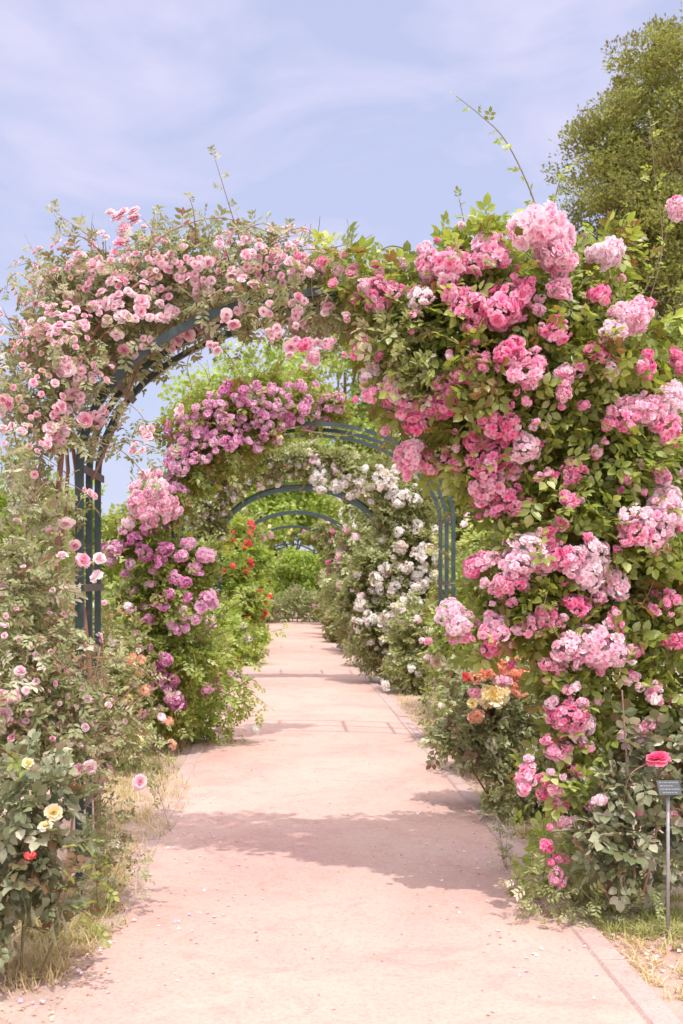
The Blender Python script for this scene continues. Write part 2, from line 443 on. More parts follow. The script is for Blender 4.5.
def surface(bl, px, py, push=.9):
    """point on the nearest blob surface seen through a picture position + its outward direction"""
    d = np.array([(px-CX)/F, 1, -(py-CY)/F]); o = np.array([0, 0, CH])
    best = None
    pk = PUSH*rng.uniform(.9, 1.04)
    for r in bl:
        c = r[:3]; R = r[3:6]*pk
        oc = (o-c)/R; dd = d/R
        A = dd@dd; B = 2*oc@dd; C = oc@oc-1; D = B*B-4*A*C
        if D >= 0:
            t = (-B-math.sqrt(D))/(2*A)
            if best is None or t < best[0]:
                p = o+d*t; best = (t, p, nrm((p-c)/R))
    if best is None:
        k = np.argmin([np.linalg.norm(np.array([CX+(r[0])/r[1]*F-px, CY-(r[2]-CH)/r[1]*F-py])) for r in bl])
        Y = bl[k][1]-.1; p = o+d*Y
        return p, nrm(p-bl[k][:3]), Y
    return best[1], best[2], best[1][1]
def put_flowers(root, base, bl, rows, kinds, lim=96, name=None, jitter=0):
    """rows (px,py,rpx[,kind]) -> one part each (largest first), the rest one stuff part"""
    rows = sorted(rows, key=lambda r: -r[2])
    rest = {}
    for i, r in enumerate(rows):
        px, py, rp = r[:3]
        k = r[3] if len(r) > 3 else random.choice(kinds)
        p, out, Y = surface(bl, px, py)
        rad = rp/F*Y
        if i < lim:
            flower(k, p, rad, out, root, base, name=name)
        else:
            rest.setdefault(k, []).append((p, rad, out))
    for k, lst in rest.items():
        stuff_flowers(root, base, k, lst)
def stuff_flowers(root, base, k, lst):
    m = MB()
    me_list = heads(k)
    for p, rad, out in lst:
        me = random.choice(me_list); nv = len(me.vertices)
        v = np.zeros(nv*3, np.float32); me.vertices.foreach_get('co', v); v = v.reshape(-1, 3)
        t = np.zeros(nv, np.float32); me.attributes['tint'].data.foreach_get('value', t)
        f = np.zeros(len(me.loops), np.int32); me.loops.foreach_get('vertex_index', f); f = f.reshape(-1, 4)
        z = np.asarray(out)+np.array([0, 0, .35])+rng.normal(size=3)*.2
        m.inst((v, [], f, t), np.asarray(p)[None], spin(z[None]), [rad], [rng.uniform(-.12, .12)])
    o = m.build('blossoms', heads(k)[0].materials[0].name, root, base=base); o['kind'] = 'stuff'
    return o
def random_rows(n, ell, r0, r1, kinds=None):
    """flower positions inside picture-space ellipses (cx,cy,rx,ry,weight)"""
    ell = np.array(ell, float); w = ell[:, 2]*ell[:, 3]*ell[:, 4]; w /= w.sum(); out = []
    tries = 0
    while len(out) < n and tries < n*40:
        tries += 1
        e = ell[rng.choice(len(ell), p=w)]; a = rng.uniform(0, 2*np.pi); q = math.sqrt(rng.random())
        x, y, r = e[0]+e[2]*q*math.cos(a), e[1]+e[3]*q*math.sin(a), rng.uniform(r0, r1)
        if any((x-o[0])**2+(y-o[1])**2 < (.62*(r+o[2]))**2 for o in out): continue
        out.append((x, y, r) if kinds is None else (x, y, r, random.choice(kinds)))
    return out

# ------------------------------------------------------------------ ground, path, kerbs
def sheet(name, xs, ys, z, mat, wob=0, label=None):
    b = MB(); nx, ny = len(xs), len(ys)
    X, Yv = np.meshgrid(xs, ys)
    Z = np.full(X.shape, z, float)
    b.add(np.stack([X, Yv, Z], -1).reshape(-1, 3), None, [(j*nx+i, j*nx+i+1, (j+1)*nx+i+1, (j+1)*nx+i) for j in range(ny-1) for i in range(nx-1)])
    o = b.build(name, mat); o['kind'] = 'structure'
    return o
sheet('ground', np.linspace(-250, 250, 9), np.linspace(-20, 420, 9), 0, 'verge_soil')
ys = np.concatenate([np.arange(-3, 14, .06), np.arange(14, 40.5, .3)])
def wob(y, s): return .025*np.sin(y*1.7+s)+.018*np.sin(y*4.3+s*2)+.010*np.sin(y*11+s)
lw = -.72+wob(ys, 1.0)*np.clip((ys-4.5)/2, .35, 1)-.13*np.clip((5.3-ys)/1.2, 0, 1)**1.3; rw = np.full(len(ys), 1.312)+.006*np.sin(ys*7)
b = MB()
cols = np.linspace(0, 1, 9)
V = np.stack([np.stack([lw+(rw-lw)*c, ys, np.full(len(ys), .004)+.006*np.sin(np.pi*c)], -1) for c in cols], 1).reshape(-1, 3)
b.add(V, None, [(j*9+i, j*9+i+1, (j+1)*9+i+1, (j+1)*9+i) for j in range(len(ys)-1) for i in range(8)])
tag(b.build('path', 'path_sand', smooth=True), kind='structure')
def kerb(name, x, w, h, y0, y1, gap=1.0):
    b = MB(); y = y0
    while y < y1:
        L = gap*rng.uniform(.9, 1.1); dz = rng.uniform(-.005, .004); dx = rng.uniform(-.005, .005)
        # bevelled stone
        cx, ww, hh = x+dx, w/2, h+dz
        prof = [(-ww, -.05), (-ww, hh-.012), (-ww+.012, hh), (ww-.012, hh), (ww, hh-.012), (ww, -.05)]
        v = [(cx+p[0], yy, p[1]) for yy in (y+.004, y+L-.004) for p in prof]
        f = [(i, i+1, i+7, i+6) for i in range(5)]+[(0, 5, 4, 1), (1, 4, 3, 2), (6, 7, 10, 11), (7, 8, 9, 10)]
        b.add(v, None, f); y += L
    return tag(b.build(name, 'kerb_stone'), kind='structure')
kerb('kerb', 1.365, .125, .020, 1.5, 39, 1.0)
kerb('kerb', -.805, .13, .010, 4.9, 39, .9)

# ------------------------------------------------------------------ arches
A, B_, SPR, ACX = 1.315, .90, 2.15, .285
def hoop_pts(inset=0, n=36, cx=ACX):
    a, bb = A-inset, B_-inset
    p = [(cx-a, -.05)]+[(cx-a, z) for z in np.linspace(.3, SPR-.1, 6)]
    for t in np.linspace(math.pi, 0, n): p.append((cx+a*math.cos(t), SPR+bb*math.sin(t)))
    p += [(cx+a, z) for z in np.linspace(SPR-.1, .3, 6)]+[(cx+a, -.05)]
    return np.array(p)
def bar_sweep(b, pts, w, d, y):
    """flat bar following pts (x,z) at depth y; w across, d along y"""
    T = np.gradient(pts, axis=0); T /= np.linalg.norm(T, axis=1)[:, None]
    Nn = np.stack([-T[:, 1], T[:, 0]], 1)
    n = len(pts); v = []
    for i in range(n):
        for s, dy in ((-1, -1), (1, -1), (1, 1), (-1, 1)):
            q = pts[i]+Nn[i]*s*w/2; v.append((q[0], y+dy*d/2, q[1]))
    f = [(i*4+j, i*4+(j+1) % 4, (i+1)*4+(j+1) % 4, (i+1)*4+j) for i in range(n-1) for j in range(4)]
    f += [(0, 3, 2, 1), ((n-1)*4, (n-1)*4+1, (n-1)*4+2, (n-1)*4+3)]
    b.add(v, None, f)
ARCH_D = [5.5, 10.2, 17.0, 23.6, 30.2, 37.0, 46.0, 58.0]
ARCH_L = ['nearest dark teal metal arch, its left post bare between pink roses',
          'second teal metal arch, right half of its curve bare above the white roses',
          'third metal arch, dark curve under cream rose foliage',
          'fourth metal arch, bare pale teal curve against bright green bushes',
          'fifth metal arch, seen just inside the bare fourth arch',
          'sixth metal arch, last one standing over the sandy path',
          'seventh metal arch, rising behind the low hedge at the path end',
          'farthest and smallest metal arch, behind the path end hedge']
def make_arch(i, D):
    t = thing('metal_arch', ARCH_L[i], 'arch', (ACX, D, 0), 'metal rose arches spanning the path')
    base = np.array([ACX, D, 0])
    dep = .42 if i else .27
    for k, dy in enumerate((0, dep, 2*dep)):
        b = MB(); bar_sweep(b, hoop_pts(0), (.040 if k == 0 else .032) if i == 0 else .036, .03, D+dy)
        b.build('hoop', 'paint_teal', t, base=base)
    pts = hoop_pts(0); inner = hoop_pts(.0)
    for a in (0, 180, 28, 58, 90, 122, 150):
        th = math.radians(a); x = ACX+(A-.028)*math.cos(th); z = SPR+(B_-.028)*math.sin(th)
        b = MB(); ang = math.atan2(B_*math.cos(th), -A*math.sin(th))
        c, s = math.cos(ang), math.sin(ang)
        R = np.array([[c, 0, -s], [0, 1, 0], [s, 0, c]])
        b.box((x, D+dep, z), (.019, dep+.02, .005), R=R)
        b.build('cross_strap', 'strap_brown', t, base=base)
    for x in (ACX-A+.026, ACX+A-.026):
        for z in (.45, 1.05, 1.55):
            b = MB(); b.box((x, D+dep, z), (.005, dep+.02, .019)); b.build('cross_strap', 'strap_brown', t, base=base)
    return t
for i, D in enumerate(ARCH_D): make_arch(i, D)

# ------------------------------------------------------------------ near left climbing rose (blush blossoms over the arch)
LB = blobs_px([(18,335,5.35,26,.8),(55,300,5.5,38),(95,275,5.5,42),(145,262,5.5,36),(195,258,5.5,36),(248,258,5.5,32),(295,262,5.5,32),(335,285,5.5,28),
               (118,312,5.45,42),(62,350,5.4,40),(28,395,5.3,34),(80,385,5.45,32),(178,298,5.5,26),(150,330,5.6,16,.6),(18,455,5.2,30,.8),(62,430,5.4,24),(112,345,5.5,22),
               (240,290,5.32,17),(275,300,5.3,15),(305,300,5.32,17),(205,300,5.35,13,.7),(330,305,5.32,16),(40,500,5.3,36,.7),(18,560,5.2,34,.7),(45,615,5.2,32,.7),(125,420,5.55,14,.4),(98,440,5.55,14,.8),(150,460,5.4,14,.12)], .7)
base = np.array([-1.15, 5.45, 0]); LR = thing('climbing_rose', 'blush pink climbing rose trained over the left half of the nearest arch', 'climbing rose', base, 'climbing roses on the metal arches')
LB[:, 1] += np.where(LB[:, 2] > CH+1.15, .15, 0); LB[:, 4] *= np.where(LB[:, 2] > CH+1.15, 1.35, 1)
back = LB[(LB[:, 2] > CH+1.1) & (LB[:, 0] > -1.4)].copy(); back[:, 1] += .42; back[:, 6] *= .6; LBA = np.vstack([LB, back])
foliage(LR, base, LBA, 4200, .085, 'leaf_grey', COMPN, .55, .24, sub=16, tight=.32, shell=.2, droop=.3, jit=.8, clip=1.25)
random_shoots(LR, base, LB, 26, 'leaf_grey', 'cane_red', COMPN, .075)
twigs(LR, base, LB, 260, 'cane_red', .0028, .16)
def wp(l, Y): return [P(x, y, Y) for x, y in l]
for l, Y, r in (([(52,905),(55,700),(57,560),(60,470),(70,400),(95,330),(130,290),(160,270)], 5.45, .020), ([(100,900),(92,700),(78,560),(76,470),(60,380),(48,310)], 5.6, .017),
                ([(60,560),(68,470),(66,420),(100,345),(160,290),(250,268),(330,268)], 5.72, .012), ([(60,900),(30,760),(18,640),(25,540),(45,440)], 5.3, .012),
                ([(92,480),(110,440),(128,395),(146,350),(160,320)], 5.6, .008)):
    cane(LR, base, wp(l, Y), r, r*.45, 'cane_red')
# free shoots
SH = [([(120,290),(140,258),(168,228),(213,212),(250,218),(305,238)], 5.4, 'long arching bare cane looping above the arch'),
      ([(95,240),(75,225),(58,212),(50,205)], 5.4, None), ([(100,250),(80,235),(62,232),(55,225)], 5.4, None), ([(40,290),(18,272),(6,276),(2,285)], 5.35, None),
      ([(60,285),(35,262),(15,262)], 5.35, None), ([(150,250),(152,228),(153,210)], 5.4, None), ([(300,250),(330,246),(352,238),(350,222)], 5.4, None),
      ([(270,245),(285,235),(300,232)], 5.45, None), ([(210,300),(196,340),(186,362),(190,385),(183,398)], 5.55, None), ([(92,440),(120,450),(140,470),(152,490)], 5.4, None),
      ([(140,345),(120,410),(104,445)], 5.55, None), ([(120,440),(138,440),(150,445),(170,452)], 5.4, None), ([(232,300),(238,318),(246,330),(240,345)], 5.5, None), ([(80,560),(66,540),(60,520)], 5.1, None),
      ([(40,660),(90,690),(140,730),(172,768)], 5.0, None), ([(50,680),(100,705),(150,745),(160,785)], 5.05, None), ([(60,660),(120,660),(160,690),(178,730)], 5.1, None),
      ([(50,600),(90,560),(120,550)], 5.1, None), ([(270,240),(300,226),(318,232)], 5.3, None), ([(235,235),(260,222),(285,225)], 5.5, None),
      ([(30,500),(50,480),(80,490),(100,520)], 5.1, None)]
for l, Y, lab in SH:
    p = wp(l, Y); 
    for i in range(len(p)): p[i][1] += (i*.03)
    shoot(LR, base, p, 'leaf_grey' if Y > 5.2 else 'leaf_olive', 'cane_red', .0048 if lab else .0032, .085, .075 if lab else .05, COMPN, label=lab, start=.3 if lab else .2, skip=.35 if lab else .1)
Z1 = [(237,78,8),(270,80,9),(252,100,9),(203,110,6),(240,130,8),(160,153,7),(190,175,8),(245,205,10),(290,207,6),(187,255,8),(215,250,7),(242,275,8),(285,245,8),(283,265,7),(372,200,11),(405,208,8),
      (335,180,7),(322,165,6),(400,230,8),(328,275,10),(347,265,7),(250,160,6),(415,165,8),(465,190,8),(482,190,7),(480,258,8),(470,285,9),(530,265,7),(580,277,7),(605,285,6),(495,150,7),
      (510,210,6),(540,220,6),(598,240,7),(600,262,6),(430,235,6),(455,270,7),(380,310,9),(355,325,7),(300,325,6),(235,310,7),(250,340,7),(197,392,6),(215,365,6),(235,382,5),(138,378,10),
      (120,392,9),(145,370,8),(155,405,6),(122,455,8),(118,485,9),(145,430,8),(100,500,8),(110,510,7),(170,482,9),(190,470,8),(205,462,6),(95,530,6),(120,538,6),(130,505,7),(20,445,8),
      (15,505,7),(45,505,6),(5,465,6),(0,275,6),(5,305,6),(75,305,6),(95,300,7),(120,295,7),(150,235,7),(152,262,6),(100,262,6),(140,295,6),(60,300,5),(435,340,6),(615,328,8),(585,335,7),
      (628,357,8),(655,330,7),(560,310,5),(540,300,7),(545,105,6),(575,100,6),(610,105,6),(620,165,8),(640,182,9),(600,180,7),(655,175,8),(660,255,7),(590,195,6),(360,465,6),(302,500,6),
      (298,518,6),(273,535,6),(178,630,6),(205,225,6),(230,240,7),(265,230,5),(130,275,6),(85,285,6),(170,290,6),(215,280,6),(110,330,5),(130,320,5),(345,150,6),(365,135,5),(385,165,6),
      (440,130,6),(460,110,5),(500,120,6),(520,135,6),(555,150,6),(580,130,5),(450,215,6),(300,190,6),(310,225,6),(320,250,6)]
rows = [(x/2.009, 180+y/2.009, min(r, 8.5)*.92) for x, y, r in Z1]
rows += [(x+rng.uniform(-1, 1)*r*1.5, y+rng.uniform(-1, 1)*r*1.3, r*rng.uniform(.65, .85)) for x, y, r in rows for _ in range(3) if rng.random() < .8]
Z3 = [(105,62,8),(132,45,8),(150,90,6),(125,113,6),(165,122,8),(150,120,7),(35,43,5),(200,118,7),(195,155,7),(10,138,7),(10,178,8),(38,172,6)]
rows += [(x/2.009, 500+y/2.009, r) for x, y, r in Z3]
KIN = ['blush']*7+['light_open']
PUSH = 1.22
put_flowers(LR, base, LB, [(x, y, r, 'blush') for x, y, r in rows], ['blush'], 98)
sp = random_rows(210, [(70,280,60,40,1),(150,270,60,35,1),(240,265,70,25,1),(300,260,40,20,1),(50,340,40,40,1),(80,390,30,30,.7),(30,430,30,50,.5)], 3.2, 5)
L_ = [];  L2 = []
for i, (x, y, r) in enumerate(sp):
    p, o, Y = surface(LB, x, y); (L_ if i % 3 == 0 else L2).append((p, r/F*Y, o))
stuff_flowers(LR, base, 'spent', L_); stuff_flowers(LR, base, 'blush', L2)
PUSH = 1.16

# ------------------------------------------------------------------ near right climbing rose (pink clusters)
RB = blobs_px([(372,296,5.5,30),(405,322,5.5,42),(405,372,5.45,36),(448,300,5.5,48),(450,350,5.4,55),(510,300,5.5,62),(560,290,5.6,50),(440,405,5.5,46),(500,390,5.4,68),(570,370,5.45,75),
               (628,360,5.6,52),(490,452,5.5,50),(545,470,5.5,60),(600,450,5.5,65),(655,430,5.6,60),(500,492,5.5,26),(545,540,5.45,62),(615,540,5.5,66),(672,540,5.6,60),(505,585,5.4,42),(490,625,5.35,18),
               (540,625,5.4,46),(600,625,5.45,56),(665,640,5.5,56),(562,690,5.35,32),(612,712,5.4,46),(668,720,5.5,50),(570,742,5.35,26),(552,778,5.3,22),(600,275,5.7,30),(340,262,5.5,16),(705,480,5.8,70),(705,600,5.8,70),(430,462,5.5,14,.8),
               (460,640,5.4,18,.8)], .8)
base = np.array([1.75, 5.5, 0]); RR = thing('climbing_rose', 'large climbing rose heavy with bright pink flower clusters over the nearest arch, right side', 'climbing rose', base, 'climbing roses on the metal arches')
RB[:, 1] -= .12
RB[:, 4] *= np.where(RB[:, 2] > CH+1.2, 1.15, 1)
random_shoots(RR, base, RB[RB[:, 0] > .75], 13, 'leaf_green', 'cane_green', COMP, .075)
back = RB[(RB[:, 2] > CH+1.1)].copy(); back[:, 1] += .5; back[:, 6] *= .6; RBA = np.vstack([RB, back])
foliage(RR, base, RBA, 9600, .125, 'leaf_green', COMP, .48, .2, sub=14, tight=.24, shell=.4, droop=.35)
foliage(RR, base, blobs_px([(405,350,5.2,30),(430,380,5.2,20),(380,330,5.25,18)], .6), 260, .095, 'leaf_olive', COMP, .72, .16, name='foliage')
twigs(RR, base, RB, 260, 'cane_green', .0035, .15)
for l, Y, r in (([(600,905),(598,760),(592,640),(600,480),(580,400),(520,330),(440,290),(350,270)], 5.75, .022), ([(640,900),(650,700),(640,560),(610,420),(560,330)], 5.6, .018),
                ([(612,900),(625,800),(618,700),(570,600),(500,520),(455,470)], 5.5, .013), ([(660,900),(690,700),(700,500),(680,380)], 5.8, .016), ([(635,890),(628,780),(622,690)], 5.0, .009)):
    cane(RR, base, wp(l, Y), r, r*.4, 'bark')
for l, Y, lab in (([(545,240),(530,190),(505,140),(480,115),(456,96)], 5.5, 'tall slender shoot arching high into the sky'), ([(470,262),(466,232),(459,198)], 5.45, None),
                  ([(500,262),(492,240),(500,228)], 5.5, None), ([(430,262),(395,246),(372,255),(352,262)], 5.45, None), ([(425,265),(400,252),(380,250),(365,256)], 5.6, None),
                  ([(640,330),(662,250),(655,180),(650,120)], 5.9, None), ([(620,330),(650,280),(668,230),(676,205)], 5.8, None), ([(660,350),(680,300),(688,250)], 5.9, None),
                  ([(500,410),(480,440),(470,470)], 5.1, None), ([(560,640),(545,610),(548,590)], 4.95, None), ([(545,250),(560,180),(575,160)], 5.9, None),
                  ([(450,560),(430,540),(420,530)], 5.4, None), ([(480,520),(455,515),(440,510)], 5.3, None), ([(385,400),(392,425),(388,450)], 5.4, None)):
    p = wp(l, Y)
    shoot(RR, base, p, 'leaf_green', 'cane_green', .0045, .09, .06, COMP, label=lab, skip=.3 if lab else .1)
CR = [(489,254,22),(546,240,32,'light_big'),(560,262,20,'light_big'),(604,255,19),(445,273,25),(430,262,14),(383,293,19),(420,298,14),(503,313,32),(473,308,20),(452,296,14),(559,288,14,'light_mid'),(526,290,12),(601,295,14),(629,318,24,'light_big'),(612,330,14),
      (556,333,14),(594,353,12),(611,370,11),(646,366,13),(526,373,22),(566,373,13),(563,393,12),(533,352,7),(511,350,15),(475,363,15),(463,376,15),(445,386,16),(361,350,11),(372,378,15),(370,395,10),(397,391,18),
      (412,406,24),(436,408,20),(425,420,14),(668,398,19),(641,411,21),(621,420,14),(669,428,16),(678,362,11),(535,422,6),(410,454,17),(430,464,15),(453,461,13),(475,441,14),(496,428,14),(501,452,26),(526,447,18),(491,481,20),
      (508,500,18),(482,500,13),(514,470,14),(543,443,6),(573,469,13),(596,453,9),(625,478,10),(661,476,14),(571,501,12),(664,506,22,'light_big'),(636,517,14),(636,534,16),(658,526,19,'light_big'),(528,545,17),(541,533,8),
      (516,563,20),(501,585,16),(514,575,14),(558,553,17),(575,560,15),(588,568,24,'light_big'),(612,580,19,'light_big'),(561,525,9),(568,506,8),(578,605,13),(666,598,13),(455,616,18),(460,635,13),(475,565,14),(488,560,12),(496,628,17),
      (494,645,14),(532,625,15),(545,618,13),(609,623,8,'light_small'),(566,646,17,'light_mid'),(594,647,23,'light_big'),(618,652,16,'light_mid'),(580,655,14),(553,666,13),(678,640,11),(656,687,9),(655,700,10),(634,678,8),(566,716,18),
      (583,722,15),(581,703,9),(641,731,10),(641,743,8),(558,751,17),(526,776,13),(586,779,8),(553,790,8),(676,207,12),(599,800,9,'light_small'),(561,803,11),(563,822,10),(557,877,11,'light_mid'),(545,565,12),(600,598,10)]
CR2 = [(322,262,8),(338,268,9),(352,272,9),(345,252,7),(365,285,10),(310,272,7),(332,284,7),(356,300,8),(347,316,7),(303,346,9),(315,356,8),(327,343,8),(380,270,8),(402,264,9),(298,256,6),(288,262,6)]
CR2 += [(x+rng.uniform(-4, 4), y+rng.uniform(-4, 4), rng.uniform(6, 11)) for x, y in ((548,770),(540,795),(560,790),(572,770),(590,745),(570,735),(600,700),(620,735),(548,845),(560,860),(545,740),(530,760),(640,765),(612,770),(655,720),(672,700),(550,700),(600,672),(640,650),(575,690))]
CR2 += [(x+rng.uniform(-1, 1)*r*1.6, y+rng.uniform(-1, 1)*r*1.6, rng.uniform(4, 8)) for x, y, r, *_ in CR for _ in range(2) if rng.random() < .75]
rows = [(r[0], r[1], r[2], r[3] if len(r) > 3 else (random.choice(['pink', 'pink', 'pink', 'light'])+('_big' if r[2] > 17 else '_mid' if r[2] > 10.5 else '_small'))) for r in CR]
put_flowers(RR, base, RB, rows, ['pink_mid'], 97)
rest = {}
for x, y, r in CR2:
    p, o, Y = surface(RB, x, y); rest.setdefault(random.choice(['pink_small', 'light_small', 'pink_far']), []).append((p, r/F*Y, o))
for k, l in rest.items(): stuff_flowers(RR, base, k, l)
sp = random_rows(50, [(480,330,80,60,1),(560,420,60,60,1),(620,330,40,60,1),(560,600,60,40,1),(500,470,40,40,1)], 4, 7)
stuff_flowers(RR, base, 'pink_far', [(lambda q: (q[0], r/F*q[2], q[1]))(surface(RB, x, y)) for x, y, r in sp])

# ------------------------------------------------------------------ magenta rose of the second arch
D2 = 10.2
MBl = blobs_px([(190,430,D2,26),(215,415,D2,30),(250,405,D2,30),(285,402,D2+.1,24),(305,402,D2+.45,22),(328,405,D2+.5,18),(190,462,D2,26),(225,450,D2,30),(260,435,D2,20),(182,495,D2,18),(205,485,D2,14,.7),(155,505,10,22),(140,545,10,26),(125,535,10,16),(165,560,10,32),(180,595,10,34),
                (165,640,10,34),(150,600,10,22),(200,560,10,18),(190,660,10,26),(160,690,10,26),(175,715,10,18)], .8)
base = np.array([-1.15, 10.1, 0]); MR = thing('climbing_rose', 'purple magenta climbing rose covering the left post and top of the second arch', 'climbing rose', base, 'climbing roses on the metal arches')
MBl[:, 1] -= .15
random_shoots(MR, base, MBl, 8, 'leaf_green', 'cane_green', COMPQ, .10, .4, .004)
foliage(MR, base, MBl, 4300, .13, 'leaf_green', COMPQ, .42, .18, sub=12, tight=.26, shell=.4)
twigs(MR, base, MBl, 80, 'cane_green', .004, .2)
for l, Y, r in (([(165,750),(168,650),(166,560),(176,490),(220,445),(300,425)], D2, .022), ([(155,752),(150,650),(150,560),(180,480)], D2+.2, .018), ([(180,752),(190,680),(180,600)], D2-.2, .015)):
    cane(MR, base, wp(l, Y), r, r*.4, 'bark')
rows = random_rows(82, [(195,435,28,28,1),(240,408,36,24,1.3),(290,408,40,22,1.3),(230,435,50,16,.8),(325,402,18,12,1),(175,470,12,22,.7)], 5, 8.5)
Z = [(250,60,8),(320,120,8),(390,140,8),(340,190,7),(300,170,7),(300,240,7),(360,260,7),(280,300,6),(350,360,8),(300,380,6),(225,120,8),(295,110,8),(265,130,7),(380,90,8),(230,95,9),(270,80,9),(300,55,9),(335,100,9),(350,38,8),(410,112,9),(365,115,8),(255,150,6),(355,160,8),(375,165,6),(320,205,8),(270,190,6),(420,205,10),(405,215,8),(375,195,6),(330,320,8),(318,340,9),
     (325,358,9),(340,385,9),(350,405,10),(322,428,6),(362,412,8),(415,378,6),(462,348,5),(240,100,8),(285,100,8),(215,95,8),(310,140,6),(290,215,5),(300,300,5),(395,240,6),(345,250,6),(370,225,7),(275,270,5)]
rows += [(x/2.009, 500+y/2.009, r*.85) for x, y, r in Z]
put_flowers(MR, base, MBl, [(x, y, r*(1.35 if x < 215 and y > 500 else 1.08), random.choice(['magenta_fine', 'magenta_fine', 'magenta_small'])) for x, y, r in rows], [], 99)
pk = [(150,478,9),(158,490,13),(143,500,13),(166,506,14),(150,516,15),(178,512,11),(132,524,9),(160,478,9),(175,503,9),(135,512,8),(140,488,9),(168,520,8)]
for x, y, r in pk:
    p, o, Y = surface(MBl, x, y); flower('light_mid' if r > 9 else 'light_small', p-np.array([0, .25, 0]), r*.85/F*Y, o, MR, base, label='pale pink flower cluster')
for l in ([(300,430),(345,436),(365,428)], [(180,520),(160,480),(150,462)], [(320,400),(340,392),(350,400)], [(120,540),(108,552),(100,548)], [(250,385),(262,372),(275,376)]):
    shoot(MR, base, wp(l, 9.9), 'leaf_green', 'cane_green', .005, .1, .08, COMPQ)

# ------------------------------------------------------------------ white rose of the third arch
D3 = 16.5
WB = blobs_px([(348,469,D3,15),(378,480,D3,20),(405,498,D3,24),(425,520,D3,20),(395,520,D3,22),(415,555,D3,30),(380,575,D3,28),(440,580,D3,28),(405,610,D3,34),(370,625,D3,28),(435,625,D3,28),(390,655,D3,24),(360,600,D3,18),(425,660,D3-.5,22)], .8)
base = np.array([1.9, D3, 0]); WR = thing('climbing_rose', 'white flowered climbing rose massed on the right side of the third arch', 'climbing rose', base, 'climbing roses on the metal arches')
foliage(WR, base, WB, 7500, .15, 'leaf_olive', COMPQ, .5, .18, sub=12, tight=.27, shell=.4)
for l in ([(410,685),(405,620),(392,560),(375,500),(330,480)], [(430,688),(430,600),(420,540)]): cane(WR, base, wp(l, D3), .02, .008, 'bark')
Z7 = [(375,185),(400,170),(440,190),(470,170),(500,190),(520,205),(540,210),(455,215),(510,285),(515,310),(550,265),(590,280),(560,320),(595,335),(480,360),(510,360),(530,355),(552,365),(460,380),(500,400),(545,400),
      (430,435),(480,460),(500,460),(520,480),(530,500),(450,470),(525,530),(560,395),(595,375),(550,485),(470,185),(488,175),(510,215),(330,165),(350,170),(345,190),(415,200),(430,175),(500,385),(470,470),(510,445),(495,490)]
rows = [(160+x/2.134, 400+y/2.134, rng.uniform(6, 9.5)) for x, y in Z7]
rows += random_rows(90, [(380,480,40,16,1.4),(410,560,36,40,1),(400,620,44,40,1),(430,600,20,60,1),(360,610,18,40,1)], 3.2, 6)
put_flowers(WR, base, WB, [(x, y, r, random.choice(['white_fine', 'white_small', 'white_open'])) for x, y, r in rows], [], 97)
rows = random_rows(30, [(410,640,40,30,1),(430,660,20,20,1),(355,600,10,30,1)], 2.5, 4.5)
for x, y, r in rows[:1]: pass
stuff_flowers(WR, base, 'light_far', [(lambda q: (q[0], r/F*q[2], q[1]))(surface(WB, x, y)) for x, y, r in rows])
# cream rose on the left/top of the third arch
CB = blobs_px([(202,500,D3,20),(230,476,D3,19),(268,460,D3,18),(305,458,D3,17),(335,464,D3,12),(208,528,D3,13),(205,560,D3,12),(200,600,D3,14),(195,640,D3,20)], .8)
base = np.array([-1.2, D3, 0]); CRo = thing('climbing_rose', 'olive leaved climbing rose with small cream flowers across the top of the third arch', 'climbing rose', base, 'climbing roses on the metal arches')
foliage(CRo, base, CB, 5200, .15, 'leaf_olive', COMPQ, .45, .18, sub=12, tight=.27, shell=.4)
for l in ([(205,690),(208,600),(214,530),(240,495),(300,482)],): cane(CRo, base, wp(l, D3), .02, .008, 'bark')
put_flowers(CRo, base, CB, random_rows(70, [(240,480,40,20,1),(300,466,40,14,2),(215,520,20,20,.6)], 2.2, 4.5, ['white_far', 'white_far', 'light_far']), [], 80)

# ------------------------------------------------------------------ roses on the farther arches
def hoop_blobs(D, side, z0, t_end, r, n=9):
    """blobs up one post and part of the way over the hoop; side -1 left, +1 right; t_end 0 at springing, 1 at the crown"""
    out = []
    for z in np.linspace(z0, SPR, n):
        x = ACX+side*(A+.12); out.append((x+rng.uniform(-.1, .16)*side, D+rng.uniform(-.25, .25), z, r*rng.uniform(.9, 1.3), r, r*1.2, 1))
    for t in np.linspace(.1, t_end, max(2, int(n*t_end))):
        th = t*math.pi/2; out.append((ACX+side*(A+.1)*math.cos(th), D+rng.uniform(-.2, .2), SPR+(B_+.14)*math.sin(th), r*.75, r*.8, r*.6, 1))
    return np.array(out)
FARR = [(23.6,-1,.9,.35,'leaf_bright','red_far','red flowered climbing rose on the left post of the fourth arch'),
        (23.6, 1,.5,.25,'leaf_olive','light_far','pale pink climbing rose on the right post of the fourth arch'),
        (30.2,-1,.4,.5,'leaf_bright','magenta_far','climbing rose with a few deep pink flowers on the fifth arch, left post'),
        (30.2, 1,.4,.6,'leaf_olive','pink_far','rose with pink flowers on the right post of the fifth arch'),
        (37.0,-1,.4,.9,'leaf_bright','yellow_far','yellow green rose spreading over the sixth arch from its left post'),
        (37.0, 1,.4,.7,'leaf_green','magenta_far','mauve flowered rose on the right post of the sixth arch')]
